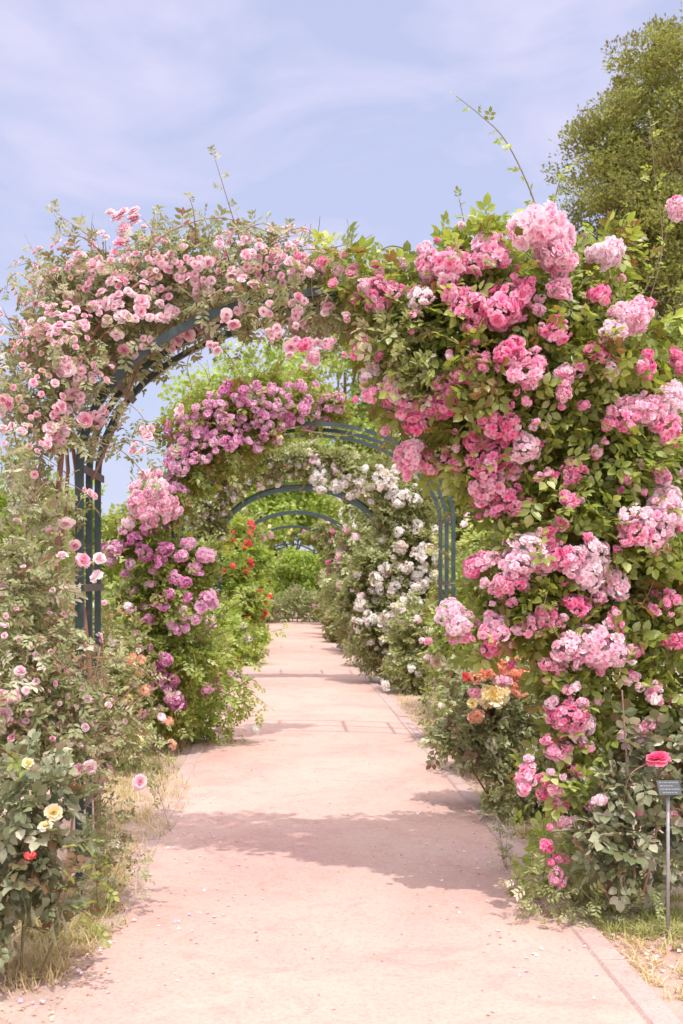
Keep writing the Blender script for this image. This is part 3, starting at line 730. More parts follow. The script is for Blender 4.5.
for D, sd, z0, te, lm, fk, lab in FARR:
    hb = hoop_blobs(D, sd, z0, te, .36)
    base = np.array([ACX+sd*(A+.2), D, 0]); R = thing('climbing_rose', lab, 'climbing rose', base, 'climbing roses on the metal arches')
    if fk == 'red_far': hb = np.vstack([hb, [(x, D-.2+rng.uniform(-.2, .2), z, .26, .26, .24, 1.5) for x, z in ((-.80, 2.2), (-.62, 1.9), (-.72, 1.5), (-.55, 1.25), (-.75, 1.0), (-.5, 2.15))]])
    foliage(R, base, hb, 2600, .20, lm, COMPQ, .5, .16, sub=10, tight=.3, shell=.3)
    cane(R, base, [(base[0], D, 0), (base[0]-.05*sd, D, 1.2), (ACX+sd*A, D, SPR), (ACX+sd*A*.7, D, SPR+.6)], .03, .012, 'bark')
    pos, out, _ = scatter(hb, 130, 9, .2, .8); q = out[:, 1] < .1; pos, out = pos[q][:60]+out[q][:60]*.10, out[q][:60]
    for p, o in zip(pos, out): flower(fk, p, rng.uniform(.055, .11)*(1.2 if fk == 'red_far' else 1), o, R, base, name='blossom_cluster')

# ------------------------------------------------------------------ shrubs beside the path
def shrub(label, px, py_base, w, h, lm, tpls, n, size, fl=None, nfl=0, fr=(.03, .05), depth=None, name='rose_bush', cat='rose bush', group=None, ry=.8, tint=.5, X=None, nb=8, tsd=.18, loose=.3, stemmat='cane_green', low=.18):
    D = depth or 1738/(py_base-CY); x = (px-CX)/F*D if X is None else X
    bl = []
    for i in range(nb):
        u = i/(nb-1) if nb > 1 else .5
        z = h*(low+.62*rng.random()); k = 1-.45*abs(z/h-.45)
        bl.append((x+rng.uniform(-.5, .5)*w*k, D+rng.uniform(-.4, .4)*w*ry, z, w*.34*rng.uniform(.7, 1.15), w*.30, min(z, h*.34)*rng.uniform(.8, 1.1)+.05, 1))
    bl.append((x, D, h*.78, w*.25, w*.25, h*.22, 1)); bl = np.array(bl)
    base = np.array([x, D, 0]); R = thing(name, label, cat, base, group)
    foliage(R, base, bl, n, size, lm, tpls, tint, tsd, sub=10, tight=loose, shell=.4)
    for i in range(4):
        b_ = bl[rng.integers(len(bl))]; a = base+np.array([rng.uniform(-.08, .08)*w, rng.uniform(-.08, .08)*w, -.03])
        cane(R, base, [a, (a+b_[:3])/2+rng.normal(size=3)*.05*h, b_[:3]+np.array([0, 0, b_[5]*.8])], .011*min(1, w), .004*min(1, w), stemmat, n=8, sides=5)
    if fl:
        pos, out, _ = scatter(bl, nfl*3, 12, .12, .98)
        m = (pos[:, 2] > .15) & (out[:, 1] < .3); pos, out = pos[m][:nfl]+out[m][:nfl]*w*.07, out[m][:nfl]
        for p, o in zip(pos, out): flower(random.choice(fl), p, rng.uniform(*fr), o, R, base, name='blossom')
    return R, base, bl

# big-leaved rose, lower left corner
BB = blobs_px([(18,800,4.3,36),(50,795,4.35,26),(18,860,4.3,42),(50,850,4.25,28),(10,925,4.2,34),(48,900,4.25,20),(84,905,4.3,8,.4),(-25,850,4.3,60),(25,772,4.4,24),(72,815,4.5,15,.6)], .8)
base = np.array([-1.05, 4.3, 0]); BR = thing('rose_bush', 'broad grey leaved rose bush with yellow flowers in the lower left corner', 'rose bush', base)
foliage(BR, base, BB, 480, .115, 'leaf_blue', COMPW, .5, .26, sub=12, tight=.3, shell=.4)
for l in ([(20,1000),(25,900),(40,800),(60,770)], [(30,1000),(60,930),(90,905)], [(10,1000),(0,880),(15,770)], [(15,900),(40,800),(80,775)]): cane(BR, base, wp(l, 4.3), .006, .003, 'cane_green')
for x, y, r, k in ((57,808,8,'yellow_full'),(50,822,6.5,'yellow_full'),(32,761,6.5,'yellow_full'),(34,851,6,'red_small')):
    p, o, Y = surface(BB, x, y); flower(k, p-np.array([0, .08, 0]), r/F*Y, o, BR, base, name='blossom', label='red blossom' if k == 'red_small' else 'pale yellow blossom')
for l in ([(70,905),(88,915),(100,932)], [(60,850),(90,840),(102,860)], [(40,760),(20,755),(0,748)], [(60,900),(75,870),(105,890)]): shoot(BR, base, wp(l, 4.15), 'leaf_green', 'cane_green', .0035, .10, .05, COMP)

# dull green rose, left edge behind it
GB = blobs_px([(20,640,5.0,40),(55,650,5.1,28,.6),(20,700,4.9,44),(60,705,5.0,34,.8),(105,712,5.1,22,.6),(25,745,4.85,34),(75,748,4.95,30),(105,665,5.3,18,.35),(30,590,5.1,34,.7),(120,735,5.2,14,.4)], .8)
base = np.array([-1.1, 5.0, 0]); GR = thing('rose_bush', 'loose grey green rose bush with small pink flowers around the left arch post', 'rose bush', base)
foliage(GR, base, GB, 1500, .080, 'leaf_grey', COMPN, .5, .24, sub=16, tight=.34, shell=.2, clip=1.3)
random_shoots(GR, base, GB, 10, 'leaf_grey', 'cane_red', COMPN, .07)
twigs(GR, base, GB, 200, 'cane_red', .0025, .2)
for l in ([(40,930),(45,780),(30,640)], [(60,930),(80,760),(100,650)], [(50,930),(20,800),(10,680)]): cane(GR, base, wp(l, 5.0), .007, .003, 'cane_red')
rows = [(x/2.009, 500+y/2.009, r) for x, y, r in [(40,345,7),(5,400,9),(12,430,10),(5,455,7),(115,452,7),(157,543,6),(180,537,7),(225,535,6),(280,567,8),(140,485,5),(195,303,5),(175,400,5),(30,395,6),(218,412,4),(90,345,4),(205,395,4),(60,425,5),(70,380,5),(25,478,5)]]
put_flowers(GR, base, GB, [(x, y, r, 'blush') for x, y, r in rows+random_rows(45, [(50,650,60,60,1),(70,720,60,40,1),(20,600,30,40,1)], 2.5, 4.5)], [], 70, name='blossom')

# low twiggy plant at the foot of the left arch
shrub('thin twiggy plant between dry grass at the foot of the left arch post', 118, 905, .26, .50, 'leaf_grey', COMPN, 190, .06, depth=5.2, nb=5, X=-.86, name='small_bush', cat='bush', loose=.4)
# light-green arching bush left, in front of the second arch
R_, base, bl = shrub('fresh green bush with arching shoots leaning over the left path edge', 205, 740, .72, 1.15, 'leaf_bright', COMPQ, 1400, .10, ['magenta_fine', 'magenta_fine', 'magenta_small', 'white_far'], 26, (.035, .06), depth=10.5, X=-.84, nb=10, name='rose_bush')
for l in ([(205,640),(240,628),(268,632),(285,628)], [(210,650),(235,660),(262,662)], [(210,680),(245,690),(268,706)], [(215,690),(240,700),(255,712)], [(200,640),(235,605),(262,600),(280,608)], [(205,660),(240,640),(262,650)], [(215,620),(232,596),(245,590)], [(220,700),(250,680),(262,690)]):
    shoot(R_, base, wp(l, 10.2), 'leaf_bright', 'cane_green', .006, .14, .06, COMPQ, tint=.75)
# beds on the left, behind the post
def row(specs, group=None):
    for s in specs: shrub(group=group, **s)
C = dict
row([C(label='rose bush with orange and yellow flowers behind the left arch post', px=120, py_base=760, w=.9, h=1.25, lm='leaf_olive', tpls=COMPQ, n=2000, size=.10, fl=['orange_far', 'yellow_far', 'orange_far', 'light_far'], nfl=80, fr=(.03, .05), depth=9.2, X=-1.62, nb=9),
     C(label='rose bush dotted orange beyond the dry grass, under the purple rose', px=100, py_base=700, w=1.2, h=1.3, lm='leaf_olive', tpls=COMPQ, n=2400, size=.12, fl=['yellow_far', 'orange_far'], nfl=60, fr=(.05, .08), depth=12.0, X=-2.3, nb=9),
     C(label='pale rose bush with white flowers far left behind the orange roses', px=60, py_base=690, w=1.6, h=1.1, lm='leaf_grey', tpls=COMPQ, n=2600, size=.14, fl=['white_far', 'light_far'], nfl=26, fr=(.05, .08), depth=14.5, X=-3.4, nb=9),
     C(label='tall olive rose bush at the left frame edge, some pink flowers', px=10, py_base=700, w=1.5, h=1.9, lm='leaf_olive', tpls=COMPQ, n=3600, size=.13, fl=['light_far', 'blush_small'], nfl=20, fr=(.05, .07), depth=9.5, X=-2.5, nb=11),
     C(label='green bush with yellow flowers between second and third arch, left', px=150, py_base=700, w=1.5, h=1.3, lm='leaf_bright', tpls=COMPQ, n=3000, size=.15, fl=['yellow_far'], nfl=12, fr=(.05, .07), depth=16.5, X=-2.6, nb=10)])
LS = [('leafy bush spilling over the path left of the white flowers', 13.2, .9, 1.25, 'leaf_green', 'magenta_far', 12), ('light green bush beside the left post of the third arch', 16.2, 1.0, 1.2, 'leaf_bright', 'white_far', 20),
      ('bush with white and rose flowers before the red roses', 20.0, 1.1, 1.1, 'leaf_bright', 'white_far', 26), ('bush full of red flowers, left of the path at the fourth arch', 22.6, 1.0, 2.1, 'leaf_bright', 'red_far', 46),
      ('green bush left of the path between fourth and fifth arch', 26.5, 1.4, 1.8, 'leaf_bright', 'light_far', 10), ('far left bush near the sixth arch, yellowish green', 33.5, 1.6, 2.0, 'leaf_bright', 'yellow_far', 6)]
for lab, D, w, h, lm, fk, nf in LS:
    shrub(lab, 0, 0, w, h, lm, COMPQ, 3200, .15 if D < 20 else .20, [fk], nf, (.05, .085), depth=D, X=-.95-w*.30, nb=10)
RS = [('low grey leaved rose bush with white flowers at the right kerb', 8.6, 1.0, .92, 'leaf_olive', 'white_far', 40, .10, 1.95), ('rusty leaved rose bush between kerb and the orange roses', 7.4, .75, .70, 'leaf_olive', 'light_far', 5, .10, 1.90),
      ('rose bush below the bare curve of the second arch', 10.4, 1.0, 1.25, 'leaf_green', 'light_far', 16, .13, 2.15), ('low bush with blush flowers at the right post of the second arch', 12.4, 1.0, .95, 'leaf_olive', 'light_far', 46, .12, 2.05),
      ('taller green bush behind the second arch, right', 13.0, 1.6, 2.1, 'leaf_green', 'light_far', 18, .14, 3.0), ('rose bush under the white climbing rose', 15.2, 1.1, 1.1, 'leaf_olive', 'white_far', 20, .15, 2.1),
      ('bush of blush flowers right of the path past the third arch', 19.5, 1.3, 1.5, 'leaf_olive', 'light_far', 34, .17, 2.15), ('fern green bush behind the white roses', 21.0, 1.5, 2.4, 'leaf_bright', 'white_far', 8, .18, 2.9),
      ('rose bush with many pale flowers before the fourth arch, right', 22.8, 1.2, 1.6, 'leaf_olive', 'white_far', 30, .18, 2.1), ('small bush with vermilion flowers at the right kerb', 27.0, 1.0, 1.1, 'leaf_olive', 'red_far', 24, .20, 1.95),
      ('pink dotted bush right of the path beyond the fourth arch', 28.5, 1.5, 2.0, 'leaf_olive', 'pink_far', 24, .20, 2.3), ('last rose bush on the right before the hedge', 34.5, 1.4, 2.0, 'leaf_olive', 'light_far', 20, .22, 2.2)]
for lab, D, w, h, lm, fk, nf, sz, X in RS:
    shrub(lab, 0, 0, w, h, lm, COMPQ, 2800 if D > 9 else 2400, sz, [fk], int(nf*1.6), (.025, .04) if D < 9 else (.04, .075), depth=D, X=X, nb=11)
# orange and yellow bush
OB = blobs_px([(480,690,7.6,30),(505,690,7.6,26),(470,720,7.6,24),(500,730,7.5,34),(530,710,7.6,24),(455,745,7.7,22),(520,770,7.3,22)], .8)
base = np.array([1.6, 7.6, 0]); OR = thing('rose_bush', 'rose bush with orange, salmon and yellow flowers under the pink climbing rose', 'rose bush', base)
foliage(OR, base, OB, 1700, .10, 'leaf_grey', COMP, .5, .2, sub=12, tight=.3)
for l in ([(490,806),(480,740),(478,690)], [(500,806),(515,740),(512,690)], [(495,806),(460,750),(452,730)]): cane(OR, base, wp(l, 7.6), .008, .004, 'cane_red')
for x, y, r, k in ((472,676,8,'orange_small'),(484,670,8,'orange_small'),(493,667,9,'orange_mid'),(498,678,7,'light_small'),(516,675,9,'orange_mid'),(512,688,8,'orange_small'),(486,690,8,'yellow_open'),(478,696,7,'yellow_small'),(494,692,8,'yellow_open'),(468,700,5,'yellow_full'),(471,713,7,'orange_small'),(463,674,5,'red_small'),(511,658,6,'orange_small'),(470,690,6,'light_small'),(524,745,5,'white_far'),(545,655,5,'orange_open'),(578,748,7,'red_small')):
    p, o, Y = surface(OB, x, y); flower(k, p-np.array([0, .2, 0]), r*1.35/F*Y, o, OR, base, name='blossom_cluster')
# big-leaved rose lower right
EB = blobs_px([(605,790,5.05,26),(600,842,5.0,24),(640,790,5.05,32),(630,850,5.0,34),(675,800,5.1,34),(672,860,5.1,30),(612,872,4.95,18),(660,745,5.1,24),(620,750,5.1,22),(700,760,5.2,40)], .7)
base = np.array([1.62, 5.05, 0]); ER = thing('rose_bush', 'dusty green broad leaved rose bush with one hot pink bloom beside the name plate', 'rose bush', base)
foliage(ER, base, EB, 520, .122, 'leaf_blue', COMPW, .55, .26, sub=12, tight=.3, shell=.3)
for l in ([(625,905),(622,840),(628,780),(650,762)], [(640,905),(655,840),(660,760)], [(612,905),(590,860),(572,840)], [(618,905),(615,830),(600,780)]): cane(ER, base, wp(l, 4.98), .007, .004, 'cane_red')
p, o, Y = surface(EB, 651, 757); flower('hot', p-np.array([0, .1, 0]), 11.5/F*Y, np.array([0, -.5, 1]), ER, base, name='blossom', label='large hot pink bloom')
for x, y, r, k in ((600,800,9,'light_small'),(672,812,7,'pink_small'),(655,700,6,'white_far'),(640,812,5,'pink_small')):
    p, o, Y = surface(EB, x, y); flower(k, p, r/F*Y, o, ER, base, name='blossom_cluster')
shrub('small pale seedling growing on the right kerb', 508, 865, .16, .22, 'leaf_grey', COMPN, 46, .05, ['white_far'], 4, (.008, .012), depth=5.95, X=1.24, nb=4, name='seedling', cat='plant', loose=.5, tint=.8)
shrub('bright green sucker shoots at the foot of the pink climbing rose', 545, 860, .34, .30, 'leaf_bright', COMP, 90, .10, depth=5.5, X=1.36, nb=5, name='seedling', cat='plant', loose=.4, tint=.65)
shrub('feathery green weed below the broad leaved rose bush', 585, 895, .5, .28, 'leaf_olive', COMPN, 330, .06, depth=5.15, X=1.44, nb=7, name='weed', cat='plant', loose=.4, tint=.6)

# ------------------------------------------------------------------ plant name plate
base = P(668, 905, 4.8); base[2] = 0
T = thing('plant_label', 'small dark name plate on a thin metal stake, lower right', 'plant label', base)
b = MB(); b.tube([base+np.array([0, 0, -.05]), base+np.array([0, 0, .3]), base+np.array([.0, 0, .655])], .008, 8); b.build('stake', 'stake_metal', T, smooth=True, base=base)
tl = math.radians(35); Rp = np.array([[1, 0, 0], [0, math.cos(tl), -math.sin(tl)], [0, math.sin(tl), math.cos(tl)]])
# plate: local x across, local y up the plate, tilted back 35 degrees from upright
u = np.array([0, math.sin(tl), math.cos(tl)]); nf = np.array([0, -math.cos(tl), math.sin(tl)])
Rm = np.stack([np.array([1., 0, 0]), u, nf], 1); c = base+np.array([.0, -.014, .675])
b = MB(); b.box(c, (.050, .035, .003), R=Rm); pl = b.build('plate', 'label_plate', T, base=base)
b = MB()
for k, (w0, w1) in enumerate(((-.042, .034), (-.040, .012), (-.042, .040), (-.034, .026))):
    x = w0
    while x < w1:
        L = rng.uniform(.005, .013); b.box(c+np.array([x+L/2, 0, 0])+u*(.024-.016*k)+nf*.0036, (L/2, .0028, .0006), R=Rm); x += L+.003
b.build('lettering', 'label_ink', pl, base=base)

# ------------------------------------------------------------------ grass, petals, daisies
def grass(name, mat, regions, n, h, tint=.5, flop=1.3):
    b = MB(); v = []
    reg = rng.integers(len(regions), size=n); R = np.array(regions)[reg]
    a = rng.uniform(0, 2*np.pi, n); q = np.sqrt(rng.random(n))
    # tufts
    x = R[:, 0]+R[:, 2]*q*np.cos(a); y = R[:, 1]+R[:, 3]*q*np.sin(a)
    cell = .07; jx = np.round(x/cell)*cell; jy = np.round(y/cell)*cell
    hsh = np.modf(np.sin(jx*127.1+jy*311.7)*43758.5)[0]; hsh = np.abs(hsh)
    keep = hsh > .35; x = jx[keep]+rng.normal(size=keep.sum())*.022; y = jy[keep]+rng.normal(size=keep.sum())*.022; hh = h*(.4+.8*hsh[keep])*rng.uniform(.4, 1.2, keep.sum())
    m = len(x); th = rng.uniform(0, 2*np.pi, m); lean = rng.uniform(.2, flop, m)*hh*rng.uniform(.6, 1.4, m)
    dx, dy = np.cos(th), np.sin(th); w = .0013+.0022*rng.random(m)
    p0 = np.stack([x-dy*w, y+dx*w, np.zeros(m)], 1); p1 = np.stack([x+dy*w, y-dx*w, np.zeros(m)], 1)
    mid = np.stack([x+dx*lean*.35, y+dy*lean*.35, hh*.6], 1); sd = np.stack([-dy*w*.7, dx*w*.7, np.zeros(m)], 1)
    tip = np.stack([x+dx*lean, y+dy*lean, hh*rng.uniform(.75, 1, m)], 1)
    V = np.stack([p0, p1, mid-sd, mid+sd, tip], 1).reshape(-1, 3)
    o = (np.arange(m)*5)[:, None]
    b.add(V, np.array([[3, 2, 4]])+o, np.array([[0, 1, 2, 3]])+o, np.repeat(np.clip(tint+rng.normal(size=m)*.22, 0, 1), 5))
    return tag(b.build(name, mat), name.replace('_', ' ')+(' beside the path'), 'grass', kind='stuff')
grass('dry_grass', 'grass_dry', [(-1.02,6.6,.30,.9),(-1.0,5.4,.24,.7),(-1.1,8,.4,1.0),(-1.35,4.6,.4,.5),(1.62,6.9,.18,1.1),(1.7,9,.2,1.6),(2.0,4.35,.45,.45),(1.6,5.9,.14,.6),(1.62,12,.18,3),(-1.1,12,.25,3),(-1.6,7,.6,2),(-1.0,4.7,.16,.5)], 20000, .085, .5, 2.2)
grass('green_grass', 'grass_green', [(1.68,4.98,.28,.22),(1.95,4.8,.35,.2),(-.98,5.0,.2,.35),(1.55,7.4,.12,.8),(-1.3,9,.4,1.2),(1.72,5.3,.3,.2),(1.6,5.3,.14,.5)], 15000, .06, .5, 2.0)
grass('straw_litter', 'grass_dry', [(1.9,4.4,.5,.5),(1.55,5.4,.15,.7),(-.93,5.3,.12,1.0)], 16000, .028, .6, 3.5)
def litter(name, mat, n, regions, size, flat=True, cat='petals', lab='', tpl=QUAD, z=.006):
    R = np.array(regions)[rng.integers(len(regions), size=n)]; a = rng.uniform(0, 2*np.pi, n); q = np.sqrt(rng.random(n))
    pos = np.stack([R[:, 0]+R[:, 2]*q*np.cos(a), R[:, 1]+R[:, 3]*q*np.sin(a), np.full(n, z+.006)], 1)
    tip = rng.normal(size=(n, 3))*np.array([1, 1, .15]); nor = np.array([0, 0, 1])+rng.normal(size=(n, 3))*.3
    b = MB(); b.inst(tpl, pos, frames(tip, nor), size*rng.uniform(.5, 1.3, n), rng.uniform(.2, .95, n))
    return tag(b.build(name, mat), lab, cat, kind='stuff')
WIDE = (QUAD[0]*np.array([1.35, 1, 1.6]), QUAD[1], QUAD[2])
litter('fallen_petals', 'petal_light', 900, [(-.93,4.9,.2,.9),(-.9,5.6,.15,.8),(1.5,5.0,.25,.7),(1.42,5.6,.14,.5),(1.9,4.5,.4,.4),(-.6,6,.4,2),(1.1,6,.3,2)], .022, lab='pale pink petals fallen along both path edges', tpl=WIDE)
litter('fallen_leaves', 'petal_spent', 1500, [(-.95,4.4,.25,.6),(-.85,5.2,.15,.8),(-.9,6.5,.15,1.5),(1.3,6.3,.12,1.5),(-.95,4.8,.18,.9),(1.45,5.4,.16,.8),(1.7,4.8,.4,.3),(1.3,5.6,.12,.7),(.3,5,1,1.5),(.3,8,1,3)], .016, lab='small brown leaf scraps scattered on path and verge', cat='leaf litter', tpl=WIDE)
for k, (dx, dy) in enumerate([(1.93,4.75),(1.98,4.70),(1.90,4.68),(2.02,4.78),(1.96,4.62),(2.06,4.70)]):
    R = thing('daisy', 'tiny white daisy in the grass under the name plate', 'flower', (dx, dy, 0), 'daisies by the name plate')
    base = np.array([dx, dy, 0]); h = .05+.03*rng.random()
    b = MB(); b.tube([base, base+np.array([.003, 0, h])], .0012, 4); b.build('stem', 'cane_green', R, base=base)
    flower('white_far', base+np.array([.003, 0, h]), .012, np.array([0, -.3, 1]), R, base, name='bloom')

# ------------------------------------------------------------------ trees, hedges and the building behind
def tree(label, x, y, h, crown, lm, n, leaf, name='tree', trunk_r=.22, nclump=26, tint=.5, tpls=[QUAD], cat='tree', z0=.28, rx=None, tight=.3, profile=None, group=None, tsd=.15, droop=.25, rr=(.24, .42), cvar=1.0):
    base = np.array([x, y, 0.]); T = thing(name, label, cat, base, group)
    rx = rx or crown; bl = []
    for i in range(nclump):
        z = h*(z0+(1-z0)*rng.random()); u = (z/h-z0)/(1-z0)
        pr = profile(u) if profile else math.sqrt(max(.05, 1-(2*u-.9)**2*.85))
        a = rng.uniform(0, 2*np.pi); q = math.sqrt(rng.uniform(.15, 1))*.78
        r = crown*rng.uniform(*rr)*max(pr, .35)
        z = min(z, h-r*.8)
        bl.append((x+math.cos(a)*q*rx*pr, y+math.sin(a)*q*crown*pr, z, r*1.1, r*1.1, r*.85, 1))
    bl = np.array(bl)
    pos, out, ct = scatter(bl, n, 12, tight, .45)
    pos, out, ct = above(pos, out, ct*cvar, z=.2)
    b = MB(); leaves(b, tpls, pos, out, leaf, tint+ct+rng.normal(size=len(pos))*tsd, droop=droop)
    b.build('crown', lm, T, base=base)
    b = MB(); b.tube(curve([base+[0, 0, -.1], base+[.1*trunk_r, 0, h*.3], base+[0, .1, h*.85]], 10), np.linspace(trunk_r, trunk_r*.25, len(curve([base, base+[0, 0, 1.], base+[0, 0, 2.]], 10))), 8)
    tr = b.build('trunk', 'bark', T, smooth=True, base=base)
    for i in range(min(9, nclump)):
        c = bl[i][:3]; s = base+np.array([0, 0, max(h*.16, c[2]*.55)])
        b = MB(); b.tube(curve([s, (s+c)/2+np.array([0, 0, -.03*h]), c], 6), np.linspace(trunk_r*.4, trunk_r*.1, len(curve([s, c/2+s/2, c], 6))), 5)
        b.build('limb', 'bark', tr, smooth=True, base=base)
    return T
def TX(px, Y): return (px-CX)/F*Y
def TH(py, Y): return 1.6-(py-CY)/F*Y
# the large conifer on the right
prof = lambda u: max(.12, math.sin(min(1, .22+u*.95)*math.pi*.5+.0)*1.0 if u < .35 else (1.02-.0*u)*math.sqrt(max(0.02, 1-((u-.35)/.68)**2.2)))
tree('tall dense conifer towering behind the roses, top right', TX(699, 22), 22, TH(16, 22), 3.7, 'leaf_conifer', 290000, .088, 'conifer_tree', .4, 460, .5, [NEEDLEW], z0=.04, tight=.18, profile=prof, tsd=.13, droop=-.5, rr=(.13, .27), cvar=1.6)
tree('distant bluish conifer tip showing above the pink clusters', TX(515, 45), 45, TH(228, 45), 1.7, 'leaf_blue', 9000, .26, 'conifer_tree', .25, 50, .35, [NEEDLE], z0=.1, profile=lambda u: max(.06, 1-u*.97), droop=-.1)
tree('airy light green tree behind the purple roses', TX(258, 50), 50, TH(338, 50), 3.9, 'leaf_bright', 15000, .26, 'deciduous_tree', .25, 34, .6, z0=.25, group='trees behind the garden')
tree('open crowned green tree above the curve of the second arch', TX(345, 55), 55, TH(330, 55), 4.0, 'leaf_green', 12000, .28, 'deciduous_tree', .28, 26, .6, z0=.3, group='trees behind the garden')
tree('pale olive tree behind the pink overhang', TX(440, 48), 48, TH(400, 48), 3.6, 'leaf_olive', 13000, .26, 'deciduous_tree', .25, 30, .45, z0=.15, group='trees behind the garden')
tree('rounded green tree behind the right climbing rose', TX(540, 40), 40, TH(350, 40), 4.4, 'leaf_green', 14000, .25, 'deciduous_tree', .3, 32, .4, z0=.1, group='trees behind the garden')
tree('broad olive tree at the right edge behind the arch', TX(660, 34), 34, TH(420, 34), 4.2, 'leaf_olive', 13000, .23, 'deciduous_tree', .3, 30, .4, z0=.06, group='trees behind the garden')
tree('low round bright green tree left of the second arch', TX(92, 30), 30, TH(484, 30), 1.75, 'leaf_bright', 13000, .18, 'deciduous_tree', .15, 30, .5, z0=.05, group='trees behind the garden')
tree('green tree at the left edge behind the grey green rose', TX(12, 27), 27, TH(448, 27), 2.0, 'leaf_bright', 13000, .18, 'deciduous_tree', .18, 30, .42, z0=.05, group='trees behind the garden')
tree('dark green tree outside the left edge beyond the beds', TX(-75, 30), 30, TH(430, 30), 2.6, 'leaf_green', 11000, .2, 'deciduous_tree', .2, 30, .4, z0=.05, group='trees behind the garden')
tree('bright green bushy tree seen through the fourth arch', TX(292, 52), 52, TH(478, 52), 3.3, 'leaf_bright', 15000, .24, 'deciduous_tree', .2, 34, .78, z0=.05, group='trees behind the garden')
tree('darker green rounded tree through the last arches', TX(300, 43), 43, TH(548, 43), 1.3, 'leaf_bright', 8000, .16, 'deciduous_tree', .12, 24, .55, z0=.1, group='trees behind the garden')
tree('yellow green tree behind the left posts of the far arches', TX(205, 46), 46, TH(440, 46), 3.0, 'leaf_olive', 12000, .24, 'deciduous_tree', .2, 28, .55, z0=.05, group='trees behind the garden')
tree('olive tree behind the white climbing rose', TX(390, 42), 42, TH(462, 42), 3.0, 'leaf_olive', 12000, .22, 'deciduous_tree', .2, 30, .5, z0=.05, group='trees behind the garden')
tree('grey green tree closing the left background beyond the beds', TX(150, 60), 60, TH(505, 60), 3.6, 'leaf_green', 10000, .3, 'deciduous_tree', .2, 30, .5, z0=.05, group='trees behind the garden')
def hedge(label, x, y, w, d, h, lm, n, leaf, tint=.5):
    base = np.array([x, y, 0.]); T = thing('hedge', label, 'hedge', base)
    bl = np.array([(x+u*w/2, y+rng.uniform(-.2, .2)*d, h*rng.uniform(.35, .6), .55, d*.5, h*.48, 1) for u in np.linspace(-1, 1, max(5, int(w/.6)))])
    foliage(T, base, bl, n, leaf, lm, [QUAD], tint, .15, sub=14, tight=.3)
    for u in np.linspace(-.8, .8, 5): cane(T, base, [(x+u*w/2, y, 0), (x+u*w/2+.05, y, h*.4), (x+u*w/2, y, h*.8)], .025, .01, 'bark', 'stem', 6)
    return T
hedge('low grey green hedge closing the end of the path', TX(297, 39.2), 39.2, 7.0, 1.3, 1.15, 'leaf_grey', 9000, .13, .45)
hedge('long clipped hedge beyond the left beds', -7.0, 24, 9, 1.4, 1.5, 'leaf_green', 12000, .15, .55)
hedge('long hedge behind the roses on the right', 8.2, 26, 9, 1.4, 2.0, 'leaf_green', 12000, .16, .45)

# pale building behind the trees
by = 75; bx = TX(405, by); hb = TH(417, by)
base = np.array([bx, by, 0]); T = thing('building', 'pale rendered building glimpsed between the trees above the second arch', 'building', base)
b = MB(); b.box((bx, by+3, hb/2), (4.5, 3, hb/2)); b.build('wall', 'render_wall', T, base=base)
b = MB(); zt = hb; v = [(bx-4.9, by-.4, zt+.003), (bx+4.9, by-.4, zt+.003), (bx+4.9, by+6.4, zt+.003), (bx-4.9, by+6.4, zt+.003), (bx-3, by+3, zt+1.3), (bx+3, by+3, zt+1.3)]
b.add(v, [(1, 2, 5), (3, 0, 4)], [(0, 1, 5, 4), (2, 3, 4, 5), (3, 2, 1, 0)]); b.build('roof', 'roof_tile', T, base=base)
for wx in (-3, -1, 1, 3):
    for wz in (hb-2, hb-5.2):
        b = MB(); b.box((bx+wx, by-.02, wz), (.5, .04, .75)); wn = b.build('window', 'window_glass', T, base=base)
        b = MB(); b.box((bx+wx, by-.06, wz-.82), (.65, .08, .05)); b.build('sill', 'render_wall', wn, base=base)

# ------------------------------------------------------------------ light, sky, camera
sun_dir = nrm(np.array([.10, -.34, .94]))            # towards the sun
el = math.asin(sun_dir[2]); az = math.atan2(sun_dir[0], sun_dir[1])
sl = bpy.data.lights.new('sun', 'SUN'); sl.energy = 2.45; sl.angle = math.radians(.6); sl.color = (1, .955, .88)
so = bpy.data.objects.new('sun', sl); COL.objects.link(so)
from mathutils import Vector
so.rotation_euler = Vector([float(-a) for a in sun_dir]).to_track_quat('-Z', 'Y').to_euler()
W = bpy.data.worlds.new('World'); S.world = W; W.use_nodes = True
nt = W.node_tree; nt.nodes.clear()
out = N(nt, 'ShaderNodeOutputWorld'); bg = N(nt, 'ShaderNodeBackground'); bg.inputs['Strength'].default_value = .12
sky = N(nt, 'ShaderNodeTexSky', sky_type='NISHITA', sun_disc=False, sun_elevation=el, sun_rotation=az)
sky.air_density = 1.0; sky.dust_density = 1.2; sky.ozone_density = 1.5
c = mix(nt, .74, sky.outputs[0], (4.25, 4.5, 6.3))
tc = N(nt, 'ShaderNodeTexCoord'); mp = N(nt, 'ShaderNodeMapping'); mp.inputs['Scale'].default_value = (1.2, 1.2, 3.0)
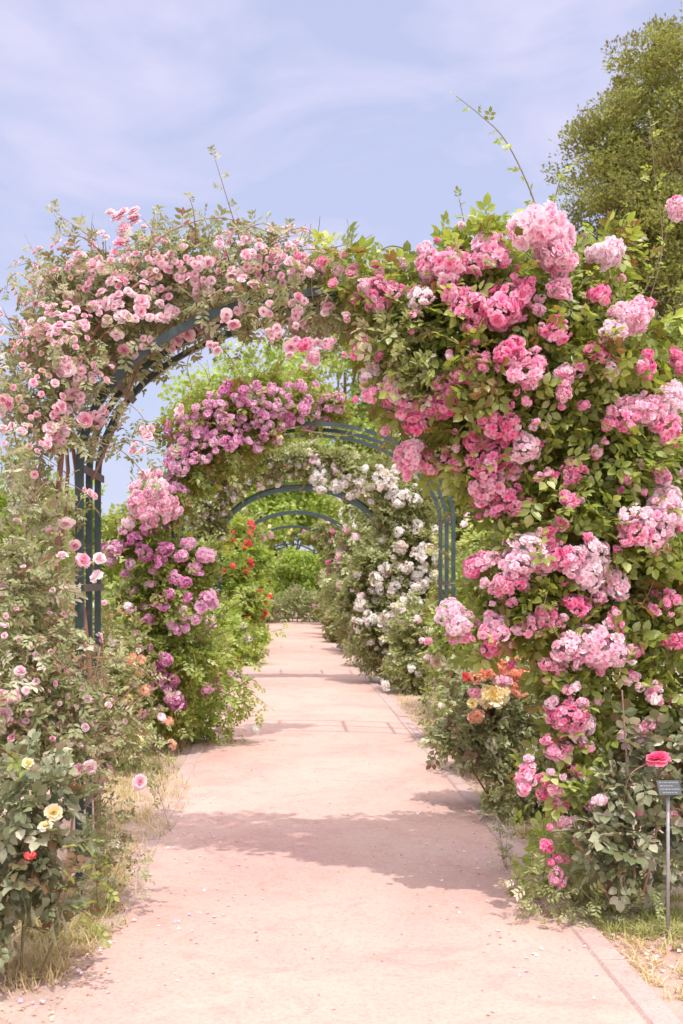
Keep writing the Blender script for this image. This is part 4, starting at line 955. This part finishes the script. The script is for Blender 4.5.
nt.links.new(tc.outputs['Generated'], mp.inputs['Vector'])
nz = N(nt, 'ShaderNodeTexNoise'); nz.inputs['Scale'].default_value = 3.6; nz.inputs['Detail'].default_value = 7; nz.inputs['Roughness'].default_value = .52; nz.inputs['Distortion'].default_value = .4
nt.links.new(mp.outputs[0], nz.inputs['Vector'])
cr = ramp(nt, [(.46, (0, 0, 0)), (.62, (.7, .7, .7)), (.74, (1, 1, 1))], nz.outputs['Fac'])
c = mix(nt, cr.outputs[0], c, (4.95, 4.75, 6.3))
# brighter sky around the sun, out of frame, added to lift the fill light
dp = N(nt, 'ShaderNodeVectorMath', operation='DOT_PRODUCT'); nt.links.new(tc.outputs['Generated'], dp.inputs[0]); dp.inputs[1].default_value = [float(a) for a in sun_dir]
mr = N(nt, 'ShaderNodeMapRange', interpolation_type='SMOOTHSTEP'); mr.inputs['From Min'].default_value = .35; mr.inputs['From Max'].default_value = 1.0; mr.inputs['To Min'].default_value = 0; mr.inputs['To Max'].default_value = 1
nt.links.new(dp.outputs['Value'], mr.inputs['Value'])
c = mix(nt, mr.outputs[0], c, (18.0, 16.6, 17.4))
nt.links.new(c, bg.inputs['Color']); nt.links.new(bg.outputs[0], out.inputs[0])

cam = bpy.data.cameras.new('camera'); co = bpy.data.objects.new('camera', cam); COL.objects.link(co); S.camera = co
co.location = (0, 0, CH); co.rotation_euler = (math.pi/2, 0, 0)
cam.sensor_fit = 'VERTICAL'; cam.sensor_height = 36; cam.sensor_width = 24; cam.lens = 36*F/1024
cam.shift_x = (341.5-CX)/1024; cam.shift_y = -(512-CY)/1024
cam.clip_end = 1500; cam.clip_start = .05
cam.dof.use_dof = True; cam.dof.focus_distance = 6.2; cam.dof.aperture_fstop = 5.0
S.view_settings.view_transform = 'Standard'; S.view_settings.look = 'None'; S.view_settings.exposure = .40; S.view_settings.gamma = 1
S.cycles.max_bounces = 7; S.cycles.transparent_max_bounces = 4; S.cycles.diffuse_bounces = 4; S.cycles.glossy_bounces = 2
S.cycles.use_denoising = True
